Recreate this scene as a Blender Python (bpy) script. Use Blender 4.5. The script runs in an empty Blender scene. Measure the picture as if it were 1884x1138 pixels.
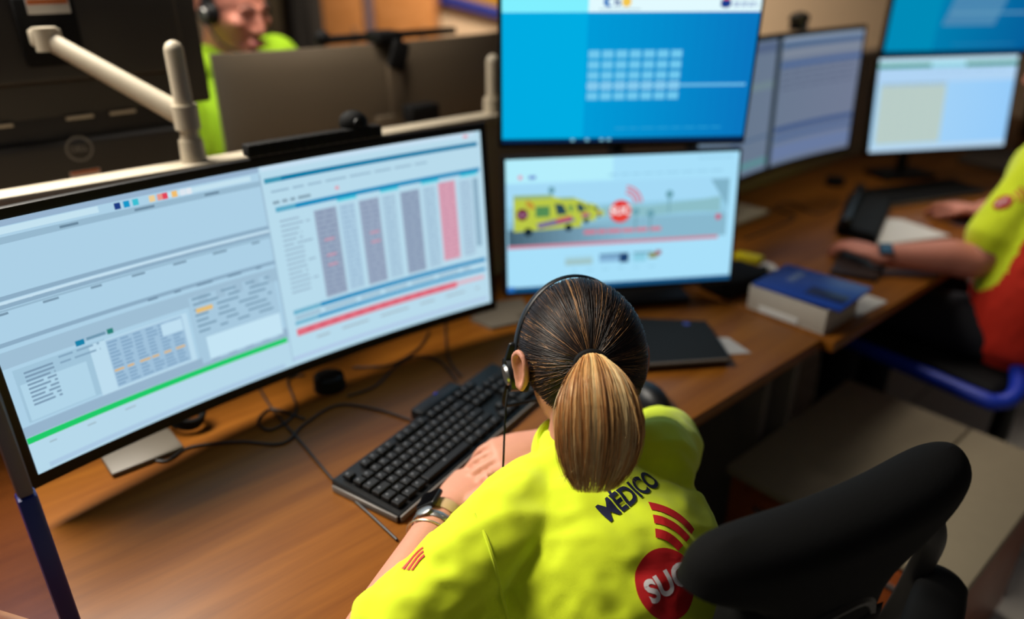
import bpy, bmesh, math, random
from mathutils import Vector, Matrix, noise
from mathutils.bvhtree import BVHTree
random.seed(11)
SC = bpy.context.scene
COL = SC.collection
PI = math.pi
V = Vector

# ---------------------------------------------------------------- camera, world, lights, exposure
F_PX, CX, CY = 1360.0, 942.0, 569.0
PITCH = math.radians(25.5)
CAM_Z = 1.50
cam_d = bpy.data.cameras.new('camera')
cam = bpy.data.objects.new('camera', cam_d); COL.objects.link(cam)
cam.location = (0, 0, CAM_Z); cam.rotation_euler = (PI / 2 - PITCH, 0, 0)
cam_d.sensor_width = 36.0; cam_d.lens = 36.0 * F_PX / 1884.0
cam_d.clip_start = 0.05
cam_d.dof.use_dof = True; cam_d.dof.focus_distance = 0.93; cam_d.dof.aperture_fstop = 1.35
SC.camera = cam

wd = bpy.data.worlds.new('world'); SC.world = wd; wd.use_nodes = True
wd.node_tree.nodes['Background'].inputs[0].default_value = (0.95, 0.93, 1.0, 1)
wd.node_tree.nodes['Background'].inputs[1].default_value = 0.055

def area(name, loc, target, sx, sy, power, col, spread=PI):
    d = bpy.data.lights.new(name, 'AREA'); d.shape = 'RECTANGLE'; d.size = sx; d.size_y = sy
    d.energy = power; d.color = col
    o = bpy.data.objects.new(name, d); COL.objects.link(o); o.location = loc
    o.rotation_euler = (V(target) - V(loc)).to_track_quat('-Z', 'Y').to_euler(); d.spread = spread
    return o
area('ceiling_lamp_left', (-1.42, 1.30, 2.60), (-0.58, 0.87, 0.75), 1.3, 0.6, 28, (1.0, 0.93, 0.82), math.radians(88))
area('fill_light_front', (0.1, -0.5, 2.6), (0.2, 0.9, 0.7), 1.2, 0.6, 0.8, (1.0, 0.93, 0.86))  # added fill for the woman's back, not a known lamp
area('ceiling_lamp_far', (0.3, 3.7, 2.65), (0.3, 5.0, 0.9), 1.8, 0.6, 43, (1.0, 0.87, 0.72), math.radians(110))
area('fill_light_man', (-0.35, 1.7, 2.5), (-0.72, 2.25, 1.35), 0.6, 0.4, 4.2, (1.0, 0.92, 0.82), math.radians(62))  # added light, aimed at the man's face to brighten it
area('fill_light_colleague', (0.95, 2.35, 2.6), (1.52, 2.05, 1.0), 0.8, 0.5, 3.4, (1.0, 0.92, 0.82), math.radians(56))  # added light to brighten the colleague's sleeve, kept narrow to spare the cabinet

SC.view_settings.view_transform = 'Standard'; SC.view_settings.look = 'None'
SC.view_settings.gamma = 1; SC.view_settings.exposure = 0.0
SC.view_settings.use_curve_mapping = False

# ---------------------------------------------------------------- helpers
SP, CP = math.sin(PITCH), math.cos(PITCH)
def ray(px, py):
    u, v = px - CX, py - CY
    return V((u, F_PX * CP - v * SP, -(F_PX * SP + v * CP)))
def at(px, py, z):                       # point at height z seen at that pixel
    d = ray(px, py); return V((0, 0, CAM_Z)) + d * ((z - CAM_Z) / d.z)
def atd(px, py, depth):                  # point at that optical depth
    return V((0, 0, CAM_Z)) + ray(px, py) * (depth / F_PX)
def atn(px, py, n):                      # point on the vertical plane n = const of the desk frame
    d = ray(px, py); return V((0, 0, CAM_Z)) + d * (n / d.dot(EN))

DESK_YAW = math.radians(41.35)
EE = V((math.cos(DESK_YAW), math.sin(DESK_YAW), 0)); EN = V((-math.sin(DESK_YAW), math.cos(DESK_YAW), 0)); EZ = V((0, 0, 1))
def D(e, n, z): return EE * e + EN * n + EZ * z
def en(p): return p.dot(EE), p.dot(EN)
DM = Matrix.Rotation(DESK_YAW, 4, 'Z')
DESK_Z = 0.74

def s2l(c):
    c = c / 255.0
    return c / 12.92 if c <= 0.04045 else ((c + 0.055) / 1.055) ** 2.4
def C(r, g, b): return (s2l(r), s2l(g), s2l(b), 1)

_m = {}
def mat(name, rgb, rough=0.5, metal=0.0, var=0.06, scale=40, bump=0.0, bscale=300, sheen=0.0, spec=0.5, coat=0.0):
    if name in _m: return _m[name]
    m = bpy.data.materials.new(name); m.use_nodes = True; nt = m.node_tree
    b = nt.nodes['Principled BSDF']; c = C(*rgb)
    tc = nt.nodes.new('ShaderNodeTexCoord')
    nz = nt.nodes.new('ShaderNodeTexNoise'); nz.inputs['Scale'].default_value = scale; nz.inputs['Detail'].default_value = 4
    nt.links.new(tc.outputs['Object'], nz.inputs['Vector'])
    mx = nt.nodes.new('ShaderNodeMix'); mx.data_type = 'RGBA'
    mx.inputs[6].default_value = tuple(x * (1 - var) for x in c[:3]) + (1,)
    mx.inputs[7].default_value = tuple(min(1, x * (1 + var)) for x in c[:3]) + (1,)
    nt.links.new(nz.outputs[0], mx.inputs[0]); nt.links.new(mx.outputs[2], b.inputs['Base Color'])
    b.inputs['Roughness'].default_value = rough; b.inputs['Metallic'].default_value = metal
    b.inputs['Specular IOR Level'].default_value = spec
    b.inputs['Sheen Weight'].default_value = sheen; b.inputs['Coat Weight'].default_value = coat
    if bump:
        n2 = nt.nodes.new('ShaderNodeTexNoise'); n2.inputs['Scale'].default_value = bscale; n2.inputs['Detail'].default_value = 3
        nt.links.new(tc.outputs['Object'], n2.inputs['Vector'])
        bp = nt.nodes.new('ShaderNodeBump'); bp.inputs['Strength'].default_value = bump; bp.inputs['Distance'].default_value = 0.002
        nt.links.new(n2.outputs[0], bp.inputs['Height']); nt.links.new(bp.outputs[0], b.inputs['Normal'])
    _m[name] = m; return m

def wood_mat(name, c1, c2, yaw, rough=0.38):
    m = bpy.data.materials.new(name); m.use_nodes = True; nt = m.node_tree; b = nt.nodes['Principled BSDF']
    tc = nt.nodes.new('ShaderNodeTexCoord'); mp = nt.nodes.new('ShaderNodeMapping')
    mp.inputs['Rotation'].default_value = (0, 0, -yaw)
    nt.links.new(tc.outputs['Object'], mp.inputs[0])
    mp2 = nt.nodes.new('ShaderNodeMapping'); mp2.inputs['Scale'].default_value = (1.2, 16, 16)
    nt.links.new(mp.outputs[0], mp2.inputs[0])
    n1 = nt.nodes.new('ShaderNodeTexNoise'); n1.inputs['Scale'].default_value = 2.2; n1.inputs['Detail'].default_value = 6; n1.inputs['Roughness'].default_value = 0.6
    nt.links.new(mp2.outputs[0], n1.inputs['Vector'])
    cr = nt.nodes.new('ShaderNodeValToRGB')
    cr.color_ramp.elements[0].position = 0.32; cr.color_ramp.elements[0].color = C(*c1)
    cr.color_ramp.elements[1].position = 0.7; cr.color_ramp.elements[1].color = C(*c2)
    nt.links.new(n1.outputs[0], cr.inputs[0]); nt.links.new(cr.outputs[0], b.inputs['Base Color'])
    b.inputs['Roughness'].default_value = rough; b.inputs['Specular IOR Level'].default_value = 0.3
    _m[name] = m; return m

def screen_mat():
    m = bpy.data.materials.new('lit_display'); m.use_nodes = True; nt = m.node_tree
    for n in list(nt.nodes): nt.nodes.remove(n)
    o = nt.nodes.new('ShaderNodeOutputMaterial'); e = nt.nodes.new('ShaderNodeEmission'); a = nt.nodes.new('ShaderNodeAttribute')
    a.attribute_name = 'Col'; nt.links.new(a.outputs['Color'], e.inputs[0]); nt.links.new(e.outputs[0], o.inputs[0])
    _m['lit_display'] = m; return m
screen_mat()
def glass_mat(name, tint, gloss=0.06):
    m = bpy.data.materials.new(name); m.use_nodes = True; nt = m.node_tree
    for n in list(nt.nodes): nt.nodes.remove(n)
    o = nt.nodes.new('ShaderNodeOutputMaterial'); t = nt.nodes.new('ShaderNodeBsdfTransparent'); g = nt.nodes.new('ShaderNodeBsdfGlossy'); x = nt.nodes.new('ShaderNodeMixShader')
    t.inputs[0].default_value = tint; g.inputs['Roughness'].default_value = 0.08; x.inputs[0].default_value = gloss
    nt.links.new(t.outputs[0], x.inputs[1]); nt.links.new(g.outputs[0], x.inputs[2]); nt.links.new(x.outputs[0], o.inputs[0])
    _m[name] = m; return m

# materials
BLACK = mat('black_plastic', (14, 14, 15), 0.42, spec=0.35)
BLACKM = mat('matt_black', (9, 9, 9), 0.75, spec=0.25)
DGREY = mat('dark_grey_plastic', (46, 43, 40), 0.5)
BROWNG = mat('grey_brown_back', (92, 80, 64), 0.38, var=0.04)
BEIGE = mat('beige_panel', (176, 160, 134), 0.7)
CREAM = mat('cream_metal', (196, 184, 162), 0.5)
WHITE = mat('white_paper', (205, 202, 196), 0.8)
SILVER = mat('brushed_silver', (170, 168, 165), 0.3, metal=0.9)
BLUE = mat('royal_blue_plastic', (16, 52, 178), 0.45)
NAVY = mat('navy_frame', (14, 38, 126), 0.4)
SKIN = mat('skin', (205, 142, 116), 0.55, var=0.08, scale=60, bump=0.15, bscale=500)
SKIN2 = mat('tanned_skin', (196, 124, 102), 0.55, var=0.1, scale=40)
HIVIS = mat('yellow_knit', (228, 248, 24), 0.85, var=0.03, bump=0.25, bscale=1400, sheen=0.2)
HIRED = mat('red_knit', (214, 40, 12), 0.85, var=0.05, bump=0.2, bscale=1200)
PRINTRED = mat('red_print', (200, 22, 26), 0.6, var=0.03)
PRINTNAVY = mat('navy_print', (22, 26, 60), 0.6, var=0.03)
PRINTWHITE = mat('white_print', (232, 224, 224), 0.6, var=0.03)
PRINTORANGE = mat('orange_print', (226, 140, 50), 0.6, var=0.03)
TROUSER = mat('dark_navy_cloth', (17, 18, 26), 0.9, bump=0.2)
WOOD = wood_mat('desk_wood', (113, 63, 12), (138, 83, 22), DESK_YAW)
WOODD = wood_mat('cupboard_wood', (176, 116, 62), (196, 134, 80), 0.3)
WOODR = wood_mat('red_wood', (130, 62, 26), (150, 78, 36), DESK_YAW)

def new(): return bmesh.new()
def merge(bm, tb, M=None):
    if M is not None: tb.transform(M)
    me = bpy.data.meshes.new('tmp'); tb.to_mesh(me); tb.free(); bm.from_mesh(me); bpy.data.meshes.remove(me)
def rbox(bm, size, M, bev=0.003, seg=2):
    tb = new(); bmesh.ops.create_cube(tb, size=1.0)
    bmesh.ops.scale(tb, vec=V(size), verts=tb.verts)
    if bev > 0:
        bmesh.ops.bevel(tb, geom=list(tb.edges), offset=min(bev, min(size) * 0.49), segments=seg, profile=0.5, affect='EDGES')
    merge(bm, tb, M)
def T(x, y=None, z=None):
    return Matrix.Translation(V((x, y, z)) if y is not None else V(x))
def RZ(a): return Matrix.Rotation(a, 4, 'Z')
def RX(a): return Matrix.Rotation(a, 4, 'X')
def RY(a): return Matrix.Rotation(a, 4, 'Y')
def basis(o, x, y, z):
    M = Matrix.Identity(4)
    for i in range(3):
        M[i][0] = x[i]; M[i][1] = y[i]; M[i][2] = z[i]; M[i][3] = o[i]
    return M
def dbox(bm, e0, e1, n0, n1, z0, z1, bev=0.003):
    rbox(bm, (abs(e1 - e0), abs(n1 - n0), abs(z1 - z0)), T(D((e0 + e1) / 2, (n0 + n1) / 2, (z0 + z1) / 2)) @ DM, bev)
def cat(pts, k=6):
    pts = [V(p) for p in pts]; out = []
    if len(pts) < 3:
        return [pts[0].lerp(pts[1], i / k) for i in range(k + 1)]
    for i in range(len(pts) - 1):
        p0 = pts[max(0, i - 1)]; p1 = pts[i]; p2 = pts[i + 1]; p3 = pts[min(len(pts) - 1, i + 2)]
        for j in range(k):
            t = j / k; t2 = t * t; t3 = t2 * t
            out.append(0.5 * (2 * p1 + (p2 - p0) * t + (2 * p0 - 5 * p1 + 4 * p2 - p3) * t2 + (3 * p1 - p0 - 3 * p2 + p3) * t3))
    out.append(pts[-1]); return out
def loft(bm, pts, radii, right=None, seg=20, k=6, cap='round', smooth=True):
    """tapered tube; radii are (rx, ry) or r per control point"""
    rr = [(r, r) if not isinstance(r, tuple) else r for r in radii]
    if smooth:
        P = cat(pts, k); R = cat([V((a, b, 0)) for a, b in rr], k)
    else:
        P = [V(p) for p in pts]; R = [V((a, b, 0)) for a, b in rr]
    n = len(P); rings = []; prev = None
    def ring(c, x, y, rx, ry):
        return [bm.verts.new(c + x * (rx * math.cos(2 * PI * i / seg)) + y * (ry * math.sin(2 * PI * i / seg))) for i in range(seg)]
    frames = []
    for i in range(n):
        t = (P[min(n - 1, i + 1)] - P[max(0, i - 1)])
        if t.length < 1e-9: t = V((0, 0, 1))
        t.normalize()
        ref = V(right) if right is not None else (prev if prev is not None else (V((1, 0, 0)) if abs(t.x) < 0.8 else V((0, 1, 0))))
        x = ref - t * ref.dot(t)
        if x.length < 1e-6: x = t.orthogonal()
        x.normalize(); y = t.cross(x); prev = x; frames.append((P[i], t, x, y, R[i].x, R[i].y))
    if cap == 'round':
        c, t, x, y, a, b = frames[0]; m = min(a, b)
        for q in (0.15, 0.5, 0.85):
            s = math.sin(q * PI / 2); rings.append(ring(c - t * m * math.cos(q * PI / 2), x, y, a * s, b * s))
    for (c, t, x, y, a, b) in frames: rings.append(ring(c, x, y, max(a, 1e-5), max(b, 1e-5)))
    if cap == 'round':
        c, t, x, y, a, b = frames[-1]; m = min(a, b)
        for q in (0.85, 0.5, 0.15):
            s = math.sin(q * PI / 2); rings.append(ring(c + t * m * math.cos(q * PI / 2), x, y, a * s, b * s))
    for i in range(len(rings) - 1):
        A, B = rings[i], rings[i + 1]
        for j in range(seg):
            bm.faces.new((A[j], A[(j + 1) % seg], B[(j + 1) % seg], B[j]))
    bm.faces.new(list(reversed(rings[0]))); bm.faces.new(rings[-1])
def tube(bm, pts, r, seg=8, k=6): loft(bm, pts, [r] * len(pts), seg=seg, k=k)
def cyl(bm, p0, p1, r0, r1=None, seg=24, cap='flat'):
    loft(bm, [p0, p1], [r0, r0 if r1 is None else r1], seg=seg, k=1, cap=cap, smooth=False)
def ellip(bm, c, r, M=None, seg=24):
    tb = new(); bmesh.ops.create_uvsphere(tb, u_segments=seg, v_segments=max(8, seg * 2 // 3), radius=1.0)
    S = Matrix.Diagonal((r[0], r[1], r[2], 1))
    merge(bm, tb, T(c) @ (M if M is not None else Matrix.Identity(4)) @ S)
def prism(bm, poly, M, h):
    """poly 2D (x, y) extruded 0..h along local z"""
    tb = new(); vs = [tb.verts.new((x, y, 0)) for x, y in poly]; f = tb.faces.new(vs)
    r = bmesh.ops.extrude_face_region(tb, geom=[f]); bmesh.ops.translate(tb, vec=(0, 0, h), verts=[g for g in r['geom'] if isinstance(g, bmesh.types.BMVert)])
    bmesh.ops.recalc_face_normals(tb, faces=tb.faces); merge(bm, tb, M)
def remesh(bm, voxel, smooth=4, fac=0.5):
    me = bpy.data.meshes.new('tmp'); bm.to_mesh(me); bm.free()
    o = bpy.data.objects.new('tmp', me); COL.objects.link(o)
    r = o.modifiers.new('r', 'REMESH'); r.mode = 'VOXEL'; r.voxel_size = voxel
    if smooth:
        s = o.modifiers.new('s', 'SMOOTH'); s.factor = fac; s.iterations = smooth
    dg = bpy.context.evaluated_depsgraph_get(); dg.update()
    m2 = bpy.data.meshes.new_from_object(o.evaluated_get(dg))
    out = new(); out.from_mesh(m2)
    bpy.data.objects.remove(o); bpy.data.meshes.remove(me); bpy.data.meshes.remove(m2)
    return out
def tag(o, label, cat_, group=None, kind=None):
    if label: o['label'] = label
    if cat_: o['category'] = cat_
    if group: o['group'] = group
    if kind: o['kind'] = kind
    return o
def origin(o):
    p = V((0, 0, 0))
    while o is not None: p += o.location; o = o.parent
    return p
def thing(name, loc, label, cat_, group=None):
    o = bpy.data.objects.new(name, None); COL.objects.link(o); o.location = V(loc); o.empty_display_size = 0.05
    return tag(o, label, cat_, group)
def obj(name, bm, m, parent=None, smooth=35, label=None):
    """links a world-coordinate bmesh as one object (optionally a child of parent)"""
    if parent is not None: org = origin(parent)
    else:
        if len(bm.verts) == 0: org = V((0, 0, 0))
        else:
            xs = [v.co.x for v in bm.verts]; ys = [v.co.y for v in bm.verts]; zs = [v.co.z for v in bm.verts]
            org = V(((min(xs) + max(xs)) / 2, (min(ys) + max(ys)) / 2, min(zs)))
    bmesh.ops.translate(bm, vec=-org, verts=bm.verts)
    me = bpy.data.meshes.new(name); bm.to_mesh(me); bm.free()
    for mm in (m if isinstance(m, (list, tuple)) else [m]): me.materials.append(mm)
    if smooth:
        me.polygons.foreach_set('use_smooth', [True] * len(me.polygons))
        try: me.set_sharp_from_angle(angle=math.radians(smooth))
        except Exception: pass
    o = bpy.data.objects.new(name, me); COL.objects.link(o)
    if parent is not None: o.parent = parent
    else: o.location = org
    if label: o['label'] = label
    return o
def struct(name, bm, m, label=None):
    o = obj(name, bm, m); o['kind'] = 'structure'
    if label: o['label'] = label
    return o

# flat lettering as triangles
def glyphs(body, size=1.0, offset=0.0, spacing=1.0):
    cu = bpy.data.curves.new('t', 'FONT'); cu.body = body; cu.size = size; cu.offset = offset; cu.space_character = spacing
    cu.align_x = 'CENTER'; cu.align_y = 'CENTER'; cu.resolution_u = 4
    o = bpy.data.objects.new('t', cu); COL.objects.link(o)
    dg = bpy.context.evaluated_depsgraph_get(); dg.update()
    me = bpy.data.meshes.new_from_object(o.evaluated_get(dg))
    bm = new(); bm.from_mesh(me); bpy.data.objects.remove(o); bpy.data.curves.remove(cu); bpy.data.meshes.remove(me)
    bmesh.ops.triangulate(bm, faces=bm.faces)
    vs = [(v.co.x, v.co.y) for v in bm.verts]; bm.verts.index_update()
    fs = [tuple(v.index for v in f.verts) for f in bm.faces]; bm.free()
    return vs, fs
def disc_poly(cx, cy, r, n=40, ry=None):
    return [(cx + r * math.cos(2 * PI * i / n), cy + (ry or r) * math.sin(2 * PI * i / n)) for i in range(n)]
def arc_poly(cx, cy, r0, r1, a0, a1, n=14):
    A = [a0 + (a1 - a0) * i / n for i in range(n + 1)]
    return [(cx + r1 * math.cos(a), cy + r1 * math.sin(a)) for a in A] + [(cx + r0 * math.cos(a), cy + r0 * math.sin(a)) for a in reversed(A)]

class Canvas:
    """what a display shows: coloured faces on the display surface. u left-right 0..1, v top-bottom 0..1"""
    def __init__(s, surf, aspect, seg=0.04): s.surf = surf; s.asp = aspect; s.seg = seg; s.vs = []; s.fs = []; s.cs = []
    def rect(s, u0, v0, u1, v1, c, L=1):
        n = max(1, int(math.ceil(abs(u1 - u0) / s.seg))); b = len(s.vs)
        for i in range(n + 1):
            u = u0 + (u1 - u0) * i / n
            s.vs += [s.surf(u, v0, L), s.surf(u, v1, L)]
        for i in range(n):
            s.fs.append((b + 2 * i + 1, b + 2 * i + 3, b + 2 * i + 2, b + 2 * i)); s.cs.append(c)
    def quad4(s, u0, v0, u1, v1, cl, cr, L=1, n=16):
        for i in range(n):
            t = (i + .5) / n; c = tuple(cl[k] * (1 - t) + cr[k] * t for k in range(4))
            s.rect(u0 + (u1 - u0) * i / n, v0, u0 + (u1 - u0) * (i + 1) / n, v1, c, L)
    def poly(s, pts, c, L=2):
        b = len(s.vs); s.vs += [s.surf(u, v, L) for u, v in pts]; s.fs.append(tuple(range(b, b + len(pts)))[::-1]); s.cs.append(c)
    def strip(s, A, B, c, L=2):
        b = len(s.vs)
        for (a, q) in zip(A, B): s.vs += [s.surf(a[0], a[1], L), s.surf(q[0], q[1], L)]
        for i in range(len(A) - 1): s.fs.append((b + 2 * i, b + 2 * i + 2, b + 2 * i + 3, b + 2 * i + 1)); s.cs.append(c)
    def disc(s, u, v, r, c, L=2): s.poly([(u + x / s.asp, v + y) for x, y in disc_poly(0, 0, r, 28)], c, L)
    def arc(s, u, v, r0, r1, a0, a1, c, L=2, n=10):
        A = [a0 + (a1 - a0) * i / n for i in range(n + 1)]
        s.strip([(u + r1 * math.cos(a) / s.asp, v - r1 * math.sin(a)) for a in A], [(u + r0 * math.cos(a) / s.asp, v - r0 * math.sin(a)) for a in A], c, L)
    def text(s, body, u, v, size, c, L=3, off=0.02):
        vs, fs = glyphs(body, size, off * size); b = len(s.vs)
        s.vs += [s.surf(u + x / s.asp, v - y, L) for x, y in vs]
        for f in fs: s.fs.append(tuple(b + i for i in f)); s.cs.append(c)
    def words(s, u0, v, u1, h, c, L=2, gap=0.006, lo=0.01, hi=0.035):
        u = u0
        while u < u1:
            w = random.uniform(lo, hi); s.rect(u, v, min(u1, u + w), v + h, c, L); u += w + gap
    def build(s, parent, name='screen'):
        org = origin(parent); me = bpy.data.meshes.new(name)
        me.from_pydata([p - org for p in s.vs], [], s.fs); me.materials.append(_m['lit_display'])
        at_ = me.color_attributes.new('Col', 'FLOAT_COLOR', 'CORNER'); k = 0
        for pi, p in enumerate(me.polygons):
            for _ in p.loop_indices: at_.data[k].color = s.cs[pi]; k += 1
        o = bpy.data.objects.new(name, me); COL.objects.link(o); o.parent = parent; return o
# ================================================================ the room
bm = new(); rbox(bm, (12, 12, 0.1), T(0.5, 2.0, -0.05), 0)
fm = mat('floor_tile', (186, 178, 166), 0.45, var=0.08, scale=6)
# tile joints
nt = fm.node_tree; tc = nt.nodes.new('ShaderNodeTexCoord'); bk = nt.nodes.new('ShaderNodeTexBrick')
mp = nt.nodes.new('ShaderNodeMapping'); mp.inputs['Rotation'].default_value = (0, 0, -DESK_YAW); nt.links.new(tc.outputs['Object'], mp.inputs[0]); nt.links.new(mp.outputs[0], bk.inputs['Vector'])
bk.offset = 0; bk.inputs['Scale'].default_value = 1.0; bk.inputs['Brick Width'].default_value = 0.4; bk.inputs['Row Height'].default_value = 0.4; bk.inputs['Mortar Size'].default_value = 0.004
bk.inputs['Color1'].default_value = C(206, 200, 188); bk.inputs['Color2'].default_value = C(198, 192, 180); bk.inputs['Mortar'].default_value = C(140, 132, 120)
nt.links.new(bk.outputs[0], nt.nodes['Principled BSDF'].inputs['Base Color'])
struct('floor', bm, fm)
bm = new(); rbox(bm, (12, 0.1, 2.8), T(0.5, 5.25, 1.4), 0)
struct('wall_back', bm, mat('beige_wall', (196, 172, 142), 0.85))
bm = new(); rbox(bm, (0.1, 8, 2.8), T(5.2, 1.2, 1.4), 0)
struct('wall_right', bm, _m['beige_wall'])
bm = new(); rbox(bm, (12, 0.03, 0.1), T(0.5, 5.185, 0.05), 0.004)
struct('baseboard_back', bm, mat('grey_skirting', (120, 112, 102), 0.6))

# ---------------------------------------------------------------- things along the back wall
WY = 5.2
def wallpt(px, py): 
    d = ray(px, py); return V((0, 0, CAM_Z)) + d * (WY / d.y)
x0, x1, x2 = wallpt(622, 40).x, wallpt(700, 40).x, wallpt(812, 40).x
t = thing('cupboard', ((x0 + x2) / 2, WY - 0.25, 0), 'tall orange wood cupboard against the back wall', 'cupboard')
bm = new(); rbox(bm, (x2 - x0, 0.42, 2.1), T((x0 + x2) / 2, WY - 0.25, 1.05), 0.004); obj('carcass', bm, WOODD, t)
for a, b in ((x0 + 0.01, x1 - 0.02), (x1 + 0.05, x2 - 0.01)):
    bm = new(); rbox(bm, (b - a, 0.02, 2.0), T((a + b) / 2, WY - 0.472, 1.06), 0.004); dr = obj('door', bm, WOODD, t)
    bm = new(); rbox(bm, (0.012, 0.03, 0.14), T(b - 0.05, WY - 0.495, 1.05), 0.004); obj('handle', bm, SILVER, dr)
bm = new(); rbox(bm, (0.05, 0.03, 2.1), T(x1 + 0.015, WY - 0.477, 1.05), 0.004); obj('centre_post', bm, mat('mauve_grey', (112, 92, 98), 0.6), t)
a, b = wallpt(574, 40).x, wallpt(622, 40).x
t = thing('locker', ((a + b) / 2, WY - 0.22, 0), 'narrow pale grey metal locker left of the wooden cupboard', 'locker')
bm = new(); rbox(bm, (b - a - 0.01, 0.4, 1.95), T((a + b) / 2, WY - 0.25, 0.975), 0.006); obj('body', bm, mat('locker_grey', (150, 146, 144), 0.5), t)
bm = new(); rbox(bm, (b - a - 0.05, 0.015, 1.85), T((a + b) / 2, WY - 0.455, 0.99), 0.004); dr = obj('door', bm, _m['locker_grey'], t)
bm = new(); rbox(bm, (0.015, 0.02, 0.1), T(b - 0.05, WY - 0.47, 1.0), 0.004); obj('handle', bm, DGREY, dr)
# coats on a stand behind the man
cx_ = wallpt(535, 40).x * 0.87
t = thing('coat_stand', (cx_, 4.5, 0), 'dark coat stand with hanging coats behind the man, left of the grey locker', 'coat stand')
bm = new(); cyl(bm, (cx_, 4.5, 0.03), (cx_, 4.5, 1.75), 0.02); obj('pole', bm, DGREY, t)
bm = new(); cyl(bm, (cx_, 4.5, 0), (cx_, 4.5, 0.03), 0.2, 0.18); obj('base', bm, DGREY, t)
for k in range(4):
    a = k * PI / 2 + .4; bm = new(); tube(bm, [(cx_, 4.5, 1.68), (cx_ + .08 * math.cos(a), 4.5 + .08 * math.sin(a), 1.66), (cx_ + .13 * math.cos(a), 4.5 + .13 * math.sin(a), 1.72)], 0.009); obj('hook', bm, DGREY, t)
def coat(x, y, w, m, label):
    bm = new(); loft(bm, [(x, y, 0.75), (x, y, 1.1), (x, y, 1.45), (x, y, 1.62), (x, y, 1.68)], [(w, .1), (w * .95, .1), (w * .9, .09), (w * .6, .06), (w * .2, .03)], right=(1, 0, 0), seg=24)
    for v in bm.verts: v.co.y += 0.02 * math.sin(v.co.x * 60) * min(1, (1.7 - v.co.z))
    tag(obj('coat', bm, m), label, 'coat')
coat(cx_ - 0.1, 4.37, 0.13, mat('brown_cloth', (70, 58, 38), 0.9), 'olive brown coat hanging on the stand behind the man')
coat(cx_ + 0.13, 4.36, 0.1, mat('charcoal_cloth', (40, 36, 32), 0.9), 'charcoal coat hanging beside the grey locker')
# notice board with blue frame and yellow panel
p = wallpt(872, 22)
M = T(p.x + 0.24, WY - 0.05, 1.43) @ RY(math.radians(14))
t = thing('notice_board', (p.x, WY - 0.03, 1.6), 'yellow notice board in a dark blue frame on the back wall', 'notice board')
bm = new(); rbox(bm, (0.78, 0.02, 0.5), M, 0.003); obj('panel', bm, mat('mustard', (168, 122, 24), 0.6), t)
for sx, sz, w, h in ((0, 0.27, .86, .06), (0, -.27, .86, .06), (-.41, 0, .05, .6), (.41, 0, .05, .6)):
    bm = new(); rbox(bm, (w, .035, h), M @ T(sx, -.005, sz), 0.004); obj('frame_bar', bm, NAVY, t)

# ================================================================ desks and partition
def desk(name, e0, e1, n0, n1, label, leg_es):
    t = thing(name, D((e0 + e1) / 2, (n0 + n1) / 2, 0), label, 'desk')
    bm = new(); dbox(bm, e0, e1, n0, n1, DESK_Z - 0.03, DESK_Z, 0.006); obj('worktop', bm, WOOD, t)
    for e in leg_es:
        bm = new(); dbox(bm, e, e + 0.03, n0 + 0.09, n1 - 0.03, 0, DESK_Z - 0.03, 0.003); obj('side_panel', bm, mat('desk_grey', (112, 104, 92), 0.6), t)
    bm = new(); dbox(bm, e0 + 0.08, e1 - 0.06, n1 - 0.12, n1 - 0.10, 0.25, DESK_Z - 0.03, 0.002); obj('shade_panel', bm, mat('shade_dark', (36, 33, 30), 0.8), t)  # added dark sheet standing in for the shade under the desk
    return t
desk('desk', -1.4, 1.468, 0.631, 1.385, 'beech desk holding the large left monitor and the stacked pair', (-1.36, 1.425))
desk('desk', 1.472, 4.6, 0.605, 1.385, 'beech desk of the colleague at the right edge of the photo', (1.50, 4.5))
desk('desk', -1.4, 2.2, 1.45, 2.2, 'desk on the far side of the partition under the dark monitor backs', (-1.36, 2.1))

t = thing('desk_partition', D(1.0, 1.417, 0), 'low beige partition running behind the monitors between the facing desks', 'partition')
bm = new(); dbox(bm, -1.6, 4.6, 1.395, 1.435, 0.05, 1.135, 0.003); obj('panel', bm, BEIGE, t)
bm = new(); dbox(bm, -1.6, 4.6, 1.388, 1.442, 1.135, 1.155, 0.004); obj('top_rail', bm, CREAM, t)

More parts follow.
